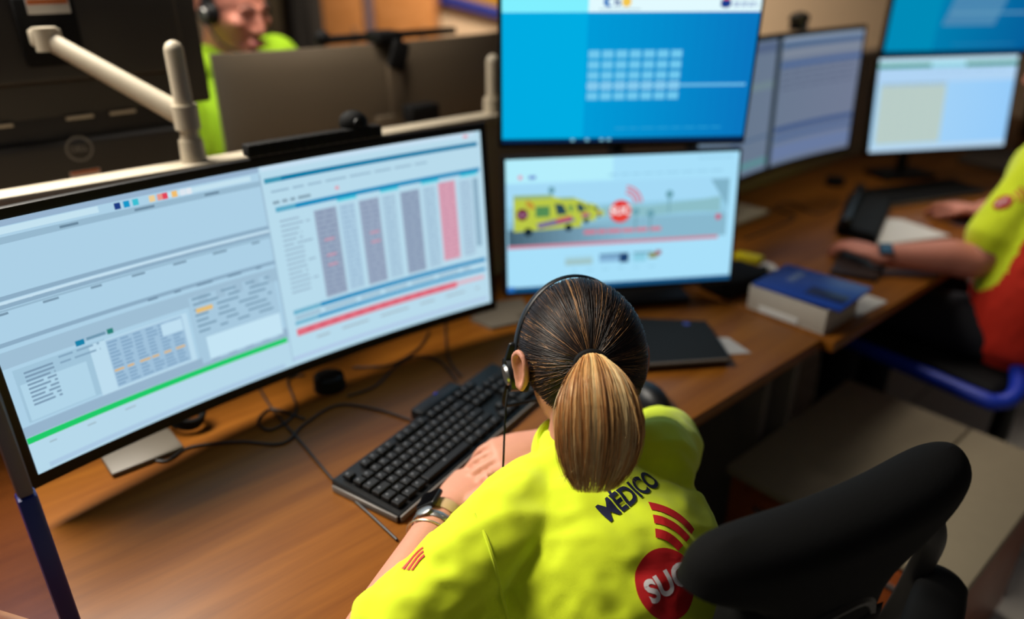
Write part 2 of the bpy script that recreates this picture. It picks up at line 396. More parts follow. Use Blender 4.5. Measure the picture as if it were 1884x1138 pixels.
# ================================================================ display content
WHT = C(200, 228, 240)
def bg_left(cv):
    r = cv.rect
    L, R_ = C(172, 208, 230), C(184, 219, 236)
    r(0, 0, 1, 1, C(176, 212, 232), 0)
    r(0, 0, .488, 1, L, 1)
    r(0, 0, .488, .022, C(150, 178, 205), 2); r(.02, .025, .20, .05, C(196, 226, 240), 2); r(.3, .03, .47, .052, C(196, 226, 240), 2)
    r(0, .06, .488, .085, C(150, 184, 206), 2)
    for k, (u, c) in enumerate(((.225, (30, 60, 130)), (.24, (20, 150, 200)), (.255, (60, 190, 210)), (.283, (235, 205, 150)), (.297, (230, 150, 140)), (.305, (225, 70, 90)), (.322, (240, 190, 110)), (.337, (220, 230, 240)), (.348, (225, 232, 240)))):
        r(u, .028, u + .010, .054, C(*c), 3)
    cv.words(.02, .067, .47, .010, C(104, 134, 156), 3, gap=.09, lo=.02, hi=.035)
    for v in (.27, .30, .44): r(0, v, .488, v + .017, C(140, 172, 196), 2)
    r(0, .29, .488, .302, C(196, 224, 240), 2)
    cv.words(.01, .33, .48, .009, C(120, 150, 172), 3, gap=.05, lo=.015, hi=.03)
    r(0, .32, .488, .328, C(150, 184, 206), 2)
    r(0, .475, .488, .54, C(158, 190, 212), 2)
    cv.words(.24, .45, .48, .009, C(110, 140, 164), 3, gap=.03)
    # lower panes
    r(.012, .555, .155, .78, C(160, 196, 218), 2); r(.016, .62, .118, .775, C(176, 212, 232), 3)
    for k in range(9): cv.words(.026, .575 + .017 * k, .07, .008, C(120, 150, 176), 4, lo=.02, hi=.045)
    cv.words(.08, .56, .145, .008, C(130, 164, 190), 4); cv.words(.08, .585, .145, .008, C(130, 164, 190), 4)
    r(.11, .525, .124, .548, C(24, 130, 170), 4); r(.162, .52, .172, .542, C(40, 130, 120), 4); cv.words(.128, .525, .16, .012, C(110, 150, 175), 4)
    r(.128, .56, .30, .79, C(188, 220, 238), 3); r(.155, .565, .29, .78, C(158, 192, 218), 4)
    for k in range(13):
        c = C(226, 178, 96) if k in (8,) else C(128, 164, 196)
        for q in range(6): r(.157 + q * .022, .573 + .0158 * k, .157 + q * .022 + random.uniform(.011, .019), .581 + .0158 * k, c, 5)
    r(.25, .575, .288, .63, C(190, 222, 240), 6)
    r(.305, .50, .48, .82, C(166, 200, 222), 2)
    for k in range(7): cv.words(.315, .505 + .026 * k, .47, .010, C(124, 158, 182), 4, gap=.02, lo=.015, hi=.05)
    r(.318, .557, .350, .578, C(228, 190, 120), 5)
    r(.325, .70, .478, .81, C(196, 228, 244), 5)
    r(0, .79, .488, .835, C(150, 180, 204), 2); r(0, .836, .484, .862, C(30, 200, 104), 5)
    r(0, .862, .488, 1, C(182, 216, 234), 2); r(.02, .97, .47, .99, C(170, 200, 226), 3)
    cv.words(.03, .885, .2, .007, C(160, 186, 200), 3, gap=.05)
    # right window
    r(.488, 0, 1, 1, R_, 1); r(.486, .03, .490, .98, C(160, 192, 214), 2)
    r(.492, .0, .985, .022, C(198, 224, 242), 2)
    r(.495, .055, .99, .078, C(12, 122, 164), 3); r(.495, .055, .53, .078, C(60, 150, 180), 4)
    cv.words(.505, .115, .86, .010, C(150, 184, 206), 3, gap=.008, lo=.02, hi=.05)
    r(.955, .012, .967, .026, C(228, 150, 165), 4)
    cv.words(.505, .165, .585, .014, C(130, 158, 176), 3); r(.64, .155, .648, .17, C(228, 150, 165), 4)
    r(.508, .195, .992, .218, C(22, 140, 190), 3); r(.508, .195, .55, .218, C(90, 170, 200), 4)
    for u0 in (.64, .74, .84, .94): r(u0, .218, u0 + .045, .232, C(80, 206, 226), 3)
    for k in range(16): cv.words(.512, .26 + .024 * k, .555 + (.02 if k % 4 == 1 else 0), .008, C(150, 178, 200), 3, lo=.02, hi=.05)
    cols = [(.586, .636, (150, 166, 190), .25, .70), (.642, .678, (170, 202, 224), .25, .70), (.688, .735, (152, 168, 192), .25, .70), (.742, .775, (172, 204, 224), .25, .70),
            (.787, .834, (148, 166, 190), .25, .70), (.842, .875, (172, 204, 224), .25, .70), (.882, .926, (216, 160, 180), .24, .68), (.935, .968, (174, 204, 224), .25, .68)]
    for (a, b, c, v0, v1) in cols:
        r(a, v0, b, v1, C(*c), 3)
        for k in range(17): cv.words(a + .006, v0 + .012 + .0255 * k, b - .004, .007, C(max(0, c[0] - 22), c[1] - 22, c[2] - 16), 4, lo=.008, hi=.02)
    r(.972, .25, .985, .64, C(140, 174, 196), 3)
    for a, v in ((.60, .40), (.60, .48), (.60, .53), (.705, .42), (.705, .47)): r(a, v, a + .022, v + .010, C(206, 150, 170), 5)
    r(.508, .715, .992, .738, C(18, 138, 190), 3); r(.508, .715, .57, .738, C(110, 178, 206), 4)
    cv.words(.51, .75, .95, .014, C(150, 182, 204), 3, gap=.01, lo=.03, hi=.09)
    r(.508, .775, .99, .793, C(24, 146, 196), 3); r(.508, .775, .56, .793, C(110, 178, 206), 4)
    r(.508, .815, .91, .852, C(224, 110, 128), 3); r(.91, .82, .985, .84, C(226, 176, 190), 3)
    for a in range(12): r(.53 + .03 * a, .826, .545 + .03 * a, .838, C(212, 90, 112), 4)
    cv.words(.55, .885, .97, .010, C(160, 180, 192), 3, gap=.03, lo=.03, hi=.08)
    r(.49, .955, .99, .975, C(176, 200, 230), 3)
def arcs3(cv, u, v, r, col, L=3, a0=.25, a1=1.35):
    for k in range(3): cv.arc(u, v, r * (1.25 + .42 * k), r * (1.48 + .42 * k), a0, a1, col, L)
def bg_site(cv):
    r = cv.rect; a = cv.asp
    r(0, 0, 1, 1, C(168, 224, 250), 0); r(0, 0, .45, .17, C(180, 238, 252), 1)
    cv.disc(.06, .13, .016, C(228, 150, 180), 2); r(.095, .12, .125, .145, C(110, 140, 210), 2)
    cv.words(.43, .13, .93, .012, C(150, 204, 232), 2, gap=.012, lo=.03, hi=.06); cv.words(.82, .035, .97, .012, C(150, 204, 232), 2)
    v0, v1 = .185, .64
    r(.005, v0, .965, v0 + .16, C(164, 218, 246), 2); r(.005, v0 + .16, .965, v0 + .28, C(150, 205, 230), 2)
    r(.005, v0 + .24, .965, v1, C(136, 184, 206), 2)
    cv.quad4(.005, v0 + .33, .5, v1, C(66, 94, 110), C(136, 180, 204), 3)
    # skyline and trees
    cv.strip([(.40, .37), (.5, .36), (.6, .38), (.75, .36), (.84, .35), (.93, .33)], [(.40, .45), (.5, .45), (.6, .46), (.75, .44), (.84, .44), (.93, .45)], C(140, 190, 200), 4)
    for u, v, q in ((.70, .30, .03), (.19, .23, .025), (.62, .44, .03), (.555, .42, .025)):
        cv.disc(u, v, q, C(104, 160, 176), 5); r(u - .004, v, u + .004, v + .14, C(110, 160, 176), 4)
    cv.poly([(.88, .20), (.965, .20), (.965, .42)], C(128, 178, 200), 4)
    # ambulances, nearest first
    def van(u, v, s, L):
        Y, YD = C(186, 200, 70), C(150, 170, 60)
        cv.poly([(u, v), (u + .2 * s, v + .005 * s), (u + .27 * s, v + .06 * s), (u + .30 * s, v + .16 * s), (u + .36 * s, v + .19 * s), (u + .36 * s, v + .31 * s), (u + .0 * s, v + .33 * s)][::-1], Y, L)
        cv.poly([(u, v - .01 * s), (u + .2 * s, v - .005 * s), (u + .2 * s, v + .03 * s), (u, v + .03 * s)][::-1], C(150, 180, 120), L + 1)
        cv.rect(u + .115 * s, v + .10 * s, u + .19 * s, v + .2 * s, C(84, 140, 84), L + 1)
        cv.poly([(u + .215 * s, v + .08 * s), (u + .26 * s, v + .09 * s), (u + .285 * s, v + .18 * s), (u + .23 * s, v + .19 * s)][::-1], C(40, 72, 84), L + 1)
        cv.disc(u + .045 * s, v + .17 * s, .055 * s, C(110, 30, 60), L + 1); cv.rect(u + .02 * s, v + .16 * s, u + .07 * s, v + .185 * s, C(150, 110, 140), L + 2)
        arcs3(cv, u + .055 * s, v + .14 * s, .045 * s, C(196, 90, 50), L + 2)
        cv.poly([(u + .12 * s, v + .26 * s), (u + .30 * s, v + .2 * s), (u + .33 * s, v + .25 * s), (u + .13 * s, v + .31 * s)][::-1], C(120, 110, 150), L + 1)
        cv.poly([(u + .22 * s, v + .23 * s), (u + .30 * s, v + .2 * s), (u + .31 * s, v + .23 * s), (u + .23 * s, v + .26 * s)][::-1], C(196, 60, 90), L + 2)
        cv.disc(u + .075 * s, v + .335 * s, .04 * s, C(24, 40, 48), L + 2); cv.disc(u + .29 * s, v + .31 * s, .035 * s, C(24, 40, 48), L + 2)
    van(.30, .34, .32, 5); van(.235, .315, .42, 8); van(.17, .29, .58, 11); van(.03, .265, .80, 14)
    RED = C(226, 40, 34)
    cv.disc(.485, .41, .085, RED, 18); cv.text('SUC', .485, .405, .085, C(250, 240, 240), 20, .03)
    cv.rect(.46, .455, .52, .462, C(246, 130, 110), 20)
    arcs3(cv, .50, .36, .062, C(216, 110, 130), 18, .1, 1.45)
    cv.words(.33, .545, .67, .028, C(212, 120, 140), 4, gap=.006, lo=.03, hi=.06)
    cv.disc(.925, .49, .022, C(206, 60, 96), 5)
    r(.005, .635, .93, .66, C(206, 130, 150), 4)
    r(.25, .74, .37, .765, C(164, 212, 230), 3); r(.25, .765, .37, .81, C(160, 196, 198), 3)
    r(.40, .735, .49, .80, C(130, 176, 212), 3); r(.40, .735, .53, .75, C(80, 124, 160), 4); r(.49, .735, .53, .81, C(30, 66, 110), 5)
    r(.55, .735, .61, .81, C(140, 206, 228), 3); r(.55, .735, .64, .75, C(100, 150, 170), 4); r(.62, .745, .66, .79, C(140, 150, 100), 4); r(.65, .73, .675, .765, C(160, 60, 60), 5)
    cv.words(.28, .85, .66, .01, C(150, 205, 230), 3, gap=.04)
    r(0, .962, 1, 1, C(24, 84, 130), 4); r(.0, .955, .03, .995, C(40, 110, 190), 5)
def bg_blue(cv, dim=1.0):
    r = cv.rect
    def K(a, b, c): return tuple(x * dim for x in C(a, b, c)[:3]) + (1,)
    r(0, 0, 1, 1, K(4, 150, 214), 0)
    r(0, .12, .33, 1, K(0, 172, 226), 1); cv.quad4(.33, .12, 1, 1, K(0, 156, 216), K(8, 118, 192), 1)
    r(0, 0, .33, .12, K(128, 240, 255), 2); r(.33, 0, 1, .12, K(226, 250, 255), 2)
    return K
def bg_top(cv):
    K = bg_blue(cv); r = cv.rect
    # header logos: letters inside coloured rounds
    vb = .075
    cv.disc(.405, vb - .02, .032, K(16, 110, 190), 3); cv.disc(.415, vb - .02, .02, K(226, 250, 255), 4); cv.disc(.475, vb - .02, .032, K(244, 200, 80), 3)
    cv.text('fs', .44, vb - .018, .07, K(16, 60, 140), 5, .02); r(.37, vb + .023, .53, vb + .028, K(150, 180, 200), 3)
    cv.poly([(.84, .045), (.88, .045), (.88, .085), (.86, .098), (.84, .085)][::-1], K(26, 60, 140), 3); r(.848, .03, .872, .045, K(220, 90, 80), 3)
    cv.words(.89, .06, .985, .010, K(120, 150, 190), 3, lo=.02, hi=.03); cv.words(.89, .077, .985, .010, K(150, 170, 210), 3, lo=.02, hi=.03)
    for i in range(7):
        for j in range(5):
            c = K(150, 214, 244) if j == 3 else K(112, 200, 238)
            u, v = .338 + i * .0545, .365 + j * .071
            r(u, v, u + .044, v + .052, c, 3)
    r(.335, .594, .98, .612, K(110, 190, 232), 4)
    cv.words(.46, .90, .9, .010, K(40, 160, 214), 3, gap=.01, lo=.03, hi=.06)
    r(0, .972, 1, 1, K(6, 42, 84), 4)
    for u in (.28, .34, .40, .43): r(u, .976, u + .016, .994, K(130, 190, 210), 5)
def bg_top2(cv):
    K = bg_blue(cv, .62); r = cv.rect
    cv.poly([(.42, .36), (.78, .36), (.72, .70), (.36, .70)][::-1], K(96, 170, 220), 3)
    for j in range(1, 5): r(.36, .36 + j * .07, .80, .366 + j * .07, K(40, 140, 205), 4)
    r(.40, .56, .98, .58, K(120, 190, 230), 5); cv.words(.46, .90, .9, .012, K(60, 160, 214), 3)
    r(0, .972, 1, 1, K(6, 42, 84), 4)
def bg_sheet(cv):
    r = cv.rect
    cv.quad4(0, 0, 1, 1, C(170, 214, 246), C(150, 204, 250), 0)
    r(0, 0, 1, .05, C(196, 232, 250), 1); r(0, .055, .37, .10, C(30, 140, 110), 1); r(.37, .055, .62, .10, C(140, 210, 220), 1); r(.62, .055, 1, .10, C(24, 134, 96), 1)
    r(0, .10, 1, .26, C(176, 212, 244), 2); cv.words(.35, .13, .9, .02, C(160, 196, 226), 3, gap=.03)
    r(.03, .29, .5, .92, C(186, 206, 200), 2); cv.words(.03, .26, .5, .025, C(150, 176, 190), 3)
    for k in range(12): r(.03, .32 + .05 * k, .5, .324 + .05 * k, C(172, 194, 194), 3)
    for k in range(6): r(.03 + .08 * k, .29, .033 + .08 * k, .92, C(176, 196, 194), 3)
    r(.0, .94, 1, 1, C(186, 216, 240), 2)
def bg_neigh(cv):
    r = cv.rect
    cv.quad4(0, 0, 1, 1, C(98, 118, 138), C(112, 122, 146), 0)
    r(0, .02, .48, .09, C(84, 100, 130), 1); r(.1, .3, .48, .36, C(110, 130, 140), 1); r(.1, .72, .48, .735, C(70, 96, 130), 1); r(.2, .56, .32, .60, C(150, 90, 100), 2); r(.1, .9, .48, .95, C(90, 140, 146), 1)
    r(.482, 0, .512, 1, C(36, 48, 54), 2)
    r(.52, .0, 1, .03, C(136, 152, 172), 1); r(.52, .04, 1, .075, C(72, 100, 136), 2); r(.52, .19, 1, .225, C(70, 98, 146), 2); r(.52, .10, 1, .15, C(126, 136, 152), 1)
    for k in range(4): cv.words(.53, .25 + .045 * k, .98, .012, C(88, 98, 124), 2, gap=.012, lo=.03, hi=.07)
    r(.52, .69, 1, .73, C(56, 82, 130), 2); r(.52, .77, 1, .80, C(70, 98, 146), 2); cv.words(.53, .74, .98, .015, C(96, 112, 142), 3)
    r(.52, .84, 1, .96, C(104, 122, 160), 1)

# ================================================================ monitors
def flat_monitor(center, yaw, tilt, W, H, content, label, group, foot=None, post=None):
    center = V(center); M = T(center) @ RZ(yaw) @ RX(-tilt)
    t = thing('monitor', (center.x, center.y, center.z - H / 2 - .012), label, 'monitor', group)
    bm = new(); rbox(bm, (W + .016, .022, H + .018), M @ T(0, .012, -.002), .004); rbox(bm, (W * .7, .03, H * .6), M @ T(0, .035, -.01), .012); obj('housing', bm, BLACK, t)
    cv = Canvas(lambda u, v, L: M @ V(((u - .5) * W, -.0006 - .00025 * L, (.5 - v) * H)), W / H, seg=1.0)
    content(cv); cv.build(t)
    if post:
        bm = new(); rbox(bm, (.1, .03, .1), M @ T(0, .06, 0), .006); obj('mount_plate', bm, BLACK, t)
    return t, M
def curved_monitor(center, yaw, tilt, W, H, R, content, label, group, name='monitor', back=BLACK, flip=False, bev=.014):
    """arc about a vertical axis; the display faces the local -y side"""
    center = V(center); M = T(center) @ RZ(yaw) @ RX(-tilt)
    def P(x, y, z):      # x along the arc, y depth behind the display, z up
        th = x / R; rr = R + y
        return M @ V((rr * math.sin(th), rr * math.cos(th) - R, z))
    t = thing(name, M @ V((0, .04, -H / 2 - .02)), label, 'monitor', group)
    bm = new(); N = 36; W2, H2 = W / 2 + bev, H / 2 + bev
    rings = []
    for i in range(N + 1):
        x = -W2 + 2 * W2 * i / N; edge = min(1, (W2 - abs(x)) / .012)
        d = .022 + .022 * min(1, max(0, (W2 - abs(x)) / .25)) ** .5
        prof = [(0, -H2 - .006), (0, H2), (.004, H2 + .002), (.014, H2 + .001), (d, H2 * .75), (d + .008, 0), (d, -H2 * .8), (.016, -H2 - .006)]
        rings.append([bm.verts.new(P(x, y, z)) for y, z in prof])
    for A, B in zip(rings, rings[1:]):
        k = len(A)
        for j in range(k): bm.faces.new((A[j], A[(j + 1) % k], B[(j + 1) % k], B[j]))
    bm.faces.new(rings[0]); bm.faces.new(rings[-1][::-1]); bmesh.ops.recalc_face_normals(bm, faces=bm.faces)
    obj('housing', bm, back, t)
    if content:
        cv = Canvas(lambda u, v, L: P((u - .5) * W, -.0008 - .00035 * L, (.5 - v) * H), W / H, seg=.035)
        content(cv); cv.build(t)
    return t, M, P

# the big curved monitor on the left
tb, MB_, PB = curved_monitor((-.4049, 1.2038, CAM_Z - .4982), .7465, .0721, .88, .367, 2.3, bg_left, 'huge curved monitor on the left showing two bright windows with a green bar', 'curved monitors')
e0, n0 = en(V((-.4049, 1.2038, 0)))
bm = new(); dbox(bm, .15, .265, 1.145, 1.36, DESK_Z + .0005, DESK_Z + .010, .004); dbox(bm, .15, .62, 1.315, 1.372, DESK_Z + .0005, DESK_Z + .010, .004); obj('foot', bm, mat('pale_grey_plastic', (98, 91, 80), 0.5), tb, label='pale grey flat foot')  # foot colour darkened to carry the shade under the monitor
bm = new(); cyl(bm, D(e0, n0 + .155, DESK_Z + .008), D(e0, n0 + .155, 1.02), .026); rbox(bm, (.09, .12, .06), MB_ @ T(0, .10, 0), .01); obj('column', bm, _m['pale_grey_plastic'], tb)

# webcam bar clipped over its top edge
t = thing('webcam', PB(.10, 0, .367 / 2 + .016), 'black webcam bar on the top edge of the huge left monitor', 'webcam')
bm = new()
for i in range(14):
    x = -.02 + .25 * (i + .5) / 14; rbox(bm, (.0205, .026, .020), T(PB(x, .012, .367 / 2 + .028)) @ RZ(.7465 - x / 2.3), .003)
obj('bar', bm, BLACKM, t)
bm = new(); ellip(bm, PB(.185, .018, .367 / 2 + .046), (.026, .02, .022)); c = obj('camera_head', bm, BLACKM, t)
bm = new(); cyl(bm, PB(.185, -.001, .367 / 2 + .046), PB(.185, -.004, .367 / 2 + .046), .009, .008); obj('lens', bm, BLACK, c)

# stacked pair in the middle
GS = 'stacked flat monitors'
t1, M1 = flat_monitor((.2502, 1.5903, CAM_Z - .5412), .1542, .1075, .531, .299, bg_site, 'lower middle monitor showing a web page with yellow ambulances', None, post=True)
t2, M2 = flat_monitor((.244, 1.615, CAM_Z - .2148), .0698, -.0285, .531, .299, bg_top, 'upper middle monitor showing a plain blue desktop with a grid of pale squares', None, post=True)
t = thing('monitor_stand', (.245, 1.73, DESK_Z), 'black pole stand behind the two stacked middle monitors', 'monitor stand')
bm = new(); rbox(bm, (.30, .20, .018), T(.27, 1.70, DESK_Z + .0095) @ RZ(.1542), .006); obj('base', bm, BLACK, t)
bm = new(); cyl(bm, (.245, 1.74, DESK_Z + .018), (.245, 1.74, 1.40), .02); obj('pole', bm, BLACK, t)
for (MM) in (M1, M2):
    p = MM @ V((0, .07, 0)); bm = new(); cyl(bm, p, (.245, 1.735, p.z), .016); obj('bracket', bm, BLACK, t)
bm = new(); rbox(bm, (.16, .11, .05), T(.56, 1.72, DESK_Z + .0255) @ RZ(.6), .018); tag(obj('docking_box', bm, BLACKM), 'low black box on the desk at the right foot of the ambulance screen', 'box')

# colleague's monitors on the right
tn, MN, PN = curved_monitor((.7659, 2.2094, CAM_Z - .3919), .7454, .0448, .88, .367, 2.3, bg_neigh, 'dim greyish curved monitor half hidden behind the blue middle screen', 'curved monitors', bev=.012)
en_, nn_ = en(V((.7659, 2.2094, 0)))
bm = new(); cyl(bm, D(en_, nn_ + .13, DESK_Z + .008), D(en_, nn_ + .13, 1.12), .026); dbox(bm, en_ - .13, en_ + .13, nn_ + .03, nn_ + .18, DESK_Z + .0005, DESK_Z + .012, .004); rbox(bm, (.09, .10, .06), MN @ T(0, .09, 0), .01); obj('column', bm, CREAM, tn)
t = thing('webcam', PN(.10, 0, .2), 'small grey webcam on top of the dim curved monitor at the right', 'webcam')
bm = new(); rbox(bm, (.05, .035, .02), T(PN(.11, .012, .367 / 2 + .026)) @ RZ(.7), .004); obj('clip', bm, DGREY, t)
bm = new(); ellip(bm, PN(.11, .012, .367 / 2 + .048), (.045, .022, .018), RZ(.7)); hd = obj('camera_head', bm, mat('taupe_plastic', (92, 84, 72), 0.5), t)
bm = new(); cyl(bm, PN(.11, -.008, .367 / 2 + .048), PN(.11, -.014, .367 / 2 + .048), .012, .011); obj('lens', bm, BLACKM, hd)
t3, M3 = flat_monitor((1.4624, 2.5601, CAM_Z - .4493), .205, .1327, .531, .299, bg_sheet, 'lower right monitor showing a pale spreadsheet under a green bar', None, post=True)
t4, M4 = flat_monitor((1.5231, 2.6721, CAM_Z - .1496), .1302, -.0016, .531, .299, bg_top2, 'upper right monitor with a dim blue desktop, cut by the photo corner', None, post=True)
t = thing('monitor_stand', (1.48, 2.78, DESK_Z), 'black pole stand behind the stacked monitors at the right', 'monitor stand')
bm = new(); rbox(bm, (.22, .14, .018), T(1.49, 2.79, DESK_Z + .0095) @ RZ(.2), .006); obj('base', bm, BLACK, t)
bm = new(); cyl(bm, (1.49, 2.79, DESK_Z + .018), (1.49, 2.79, 1.45), .02); obj('pole', bm, BLACK, t)
for (MM) in (M3, M4):
    p = MM @ V((0, .07, 0)); bm = new(); cyl(bm, p, (1.49, 2.785, p.z), .016); obj('bracket', bm, BLACK, t)
def bg_plain(cv): cv.rect(0, 0, 1, 1, C(110, 150, 190), 0); cv.rect(.02, .05, .98, .12, C(90, 120, 160), 1)
p = atd(1884, 140, 3.0)
curved_monitor(V((p.x + .38, p.y + .30, 1.14)), .72, .05, .88, .367, 2.3, bg_plain, 'sliver of another lit monitor at the right edge of the photo', 'curved monitors')[0]
bm = new(); q = p + V((.38, .30, 0)); cyl(bm, V((q.x - .03, q.y + .09, DESK_Z)), V((q.x - .03, q.y + .09, 1.1)), .03)
tag(obj('monitor_pole', bm, BLACK), 'black pole carrying the sliver of monitor at the right edge', 'monitor stand')

# backs of the monitors across the partition
def back_monitor(e, n, z, W, H, yawd, label, bulge, m):
    M = T(D(e, n, z)) @ RZ(DESK_YAW + PI + yawd)       # faces away from us: local -y points to +n
    t = thing('monitor', D(e, n, z - H / 2), label, 'monitor')
    bm = new(); rbox(bm, (W, .02, H), M @ T(0, 0, 0), .008); bg = obj('housing', bm, m, t)
    bm = new(); rbox(bm, (W * .84, .03, H * bulge), M @ T(0, .024, -.01), .02, 4); obj('back_bulge', bm, m, t)
    cv = Canvas(lambda u, v, L: M @ V(((u - .5) * (W - .02), -.0108 - .0003 * L, (.5 - v) * (H - .02))), W / H, seg=1.0)
    cv.rect(0, 0, 1, 1, C(150, 190, 220), 0); cv.build(t)
    return t, M
DK = mat('charcoal_back', (44, 40, 35), 0.5)
ta, Ma = back_monitor(.307, 1.70, 1.385, .60, .345, 0, 'dark monitor back held by the cream arm, top left corner', .55, DK)
bm = new(); rbox(bm, (.10, .016, .12), Ma @ T(-.012, .045, -.010), .006); pl = obj('mount_plate', bm, BLACKM, ta)
def sticker(p, M, w, h, m2, parent):
    bm = new(); rbox(bm, (w, .0012, h), M @ T(*p), .0003); o = obj('label_sticker', bm, WHITE, parent)
    bm = new(); rbox(bm, (w * .95, .0012, h * .35), M @ T(p[0], p[1] + .0008, p[2] + h * .3), .0003); obj('sticker_band', bm, m2, o)
OR = mat('orange_label', (190, 100, 40), 0.6)
sticker((-.018, .0545, .034), Ma, .07, .026, OR, pl)
tbk, Mb = back_monitor(.32, 1.70, 1.055, .50, .335, 0, 'dark monitor back with a round emblem, below the one on the cream arm', .78, DK)
bm = new(); zl = 1.157 - 1.055
cvp = [(a, b) for a, b in disc_poly(0, 0, .024, 40)]
for a0 in [0]:
    tb_ = new(); o1 = [tb_.verts.new((math.cos(2 * PI * i / 40) * .025, math.sin(2 * PI * i / 40) * .025, 0)) for i in range(40)]; o2 = [tb_.verts.new((math.cos(2 * PI * i / 40) * .0205, math.sin(2 * PI * i / 40) * .0205, 0)) for i in range(40)]
    for i in range(40): tb_.faces.new((o1[i], o1[(i + 1) % 40], o2[(i + 1) % 40], o2[i]))
    vs, fs = glyphs('DELL', .0165, .0004, .82); vv = [tb_.verts.new((x, y, 0)) for x, y in vs]
    for f in fs: tb_.faces.new([vv[i] for i in f])
    merge(bm, tb_, Mb @ T(.0, .0405, zl) @ RZ(PI) @ RX(PI / 2))
obj('emblem', bm, mat('emblem_grey', (112, 110, 106), 0.4), tbk, label='round grey emblem')
sticker((.0, .0395, zl - .052), Mb, .055, .018, OR, tbk)
# ports row between the two backs
for k, (u, m_) in enumerate(((-.12, CREAM), (.02, CREAM), (.10, CREAM), (.17, mat('port_red', (170, 30, 40), 0.5)))):
    bm = new(); rbox(bm, (.05 if k < 3 else .03, .006, .007), Mb @ T(-u, .014, .1575), .001); obj('port', bm, m_, tbk)
for (tt, e, n, z) in ((ta, .307, 1.70, 0), (tbk, .335, 1.70, 0)): pass
bm = new(); dbox(bm, .27, .37, 1.735, 1.765, DESK_Z, 1.02, .005); dbox(bm, .20, .44, 1.66, 1.86, DESK_Z + .0005, DESK_Z + .012, .004); obj('stand', bm, DK, tbk)

# pole with arm on the partition
pp = V((-.595, 1.37, 0))
t = thing('pole_mount', (pp.x, pp.y, 1.155), 'cream pole with a jointed arm clamped to the partition, holding the dark monitor', 'monitor mount')
bm = new(); cyl(bm, (pp.x, pp.y, 1.156), (pp.x, pp.y, 1.352), .0165, cap='round'); obj('pole', bm, CREAM, t)
bm = new(); cyl(bm, (pp.x, pp.y, 1.156), (pp.x, pp.y, 1.195), .023, .021); obj('collar', bm, CREAM, t)
mp_ = Ma @ V((0, .06, -.015))
a0 = V((pp.x, pp.y, 1.235)); a1 = atn(85, 72, 1.615); dirn = (a1 - a0).normalized()
bm = new(); cyl(bm, (pp.x, pp.y, 1.215), (pp.x, pp.y, 1.258), .0225); obj('joint', bm, CREAM, t)
bm = new(); loft(bm, [a0 + dirn * .015, a0.lerp(a1, .5), a1], [(.021, .016), (.019, .014), (.017, .013)], right=(0, 0, 1), seg=16); ar = obj('upper_arm', bm, CREAM, t)
for q in (.12, .95):
    c = a0.lerp(a1, q); side = V((dirn.y, -dirn.x, 0)).normalized(); bm = new(); cyl(bm, c + side * .012, c + side * .019, .006); obj('screw', bm, SILVER, ar)
bm = new(); cyl(bm, a1 + V((0, 0, -.02)), a1 + V((0, 0, .02)), .02); rbox(bm, (.05, .03, .03), T(a1.lerp(mp_, .5)) @ DM, .005); cyl(bm, a1, mp_, .012); obj('wrist_joint', bm, CREAM, t)
# short pole beside the middle monitors
qp = V((-.048, 1.85, 0)); qp = D(en(qp)[0], 1.417, 0)
t = thing('clamp_pole', (qp.x, qp.y, 1.155), 'short cream pole on the partition beside the blue middle screen', 'pole')
bm = new(); cyl(bm, (qp.x, qp.y, 1.156), (qp.x, qp.y, 1.275), .0165, cap='round'); obj('pole', bm, CREAM, t)
bm = new(); cyl(bm, (qp.x, qp.y, 1.156), (qp.x, qp.y, 1.19), .024); obj('collar', bm, CREAM, t)

# wide brown-grey monitor back
tw, MW, PW = curved_monitor(D(1.105, 1.78, 1.10), DESK_YAW + PI, .02, .86, .36, 2.3, None, 'wide brownish curved monitor back in front of the man across the partition', 'curved monitors', back=BROWNG)
bm = new(); rbox(bm, (.045, .02, .30), MW @ T(0, .055, 0), .008); obj('spine', bm, BROWNG, tw)
bm = new(); dbox(bm, 1.03, 1.09, 1.70, 1.73, DESK_Z + .01, 1.12, .006); dbox(bm, .92, 1.20, 1.66, 1.86, DESK_Z + .0005, DESK_Z + .014, .004); obj('stand', bm, BROWNG, tw)
t = thing('webcam', PW(0, .0, .2), 'black webcam clipped over the middle of the wide brown monitor back', 'webcam')
bm = new(); rbox(bm, (.075, .07, .03), T(PW(0, .015, .212)) @ DM, .008); obj('body', bm, BLACKM, t)
bm = new(); rbox(bm, (.05, .02, .075), T(PW(-.012, .058, .168)) @ DM @ RY(.35), .008); obj('clip', bm, BLACKM, t)
bm = new(); dbox(bm, .97, 1.42, 1.86, 1.885, 1.292, 1.312, .006); ellip(bm, D(.985, 1.872, 1.308), (.02, .02, .02))
sb = tag(obj('sound_bar', bm, BLACKM), 'long thin black bar beyond the wide brown monitor back', 'bar')
bm = new(); dbox(bm, 1.14, 1.16, 1.862, 1.883, DESK_Z, 1.30, .004); obj('post', bm, BLACKM, sb)
pz = atn(775, 207, 1.655)
bm = new(); rbox(bm, (.09, .05, .045), T(pz) @ DM, .006); bk2 = tag(obj('black_box', bm, BLACKM), 'small black box low on the wide brown monitor back', 'box')

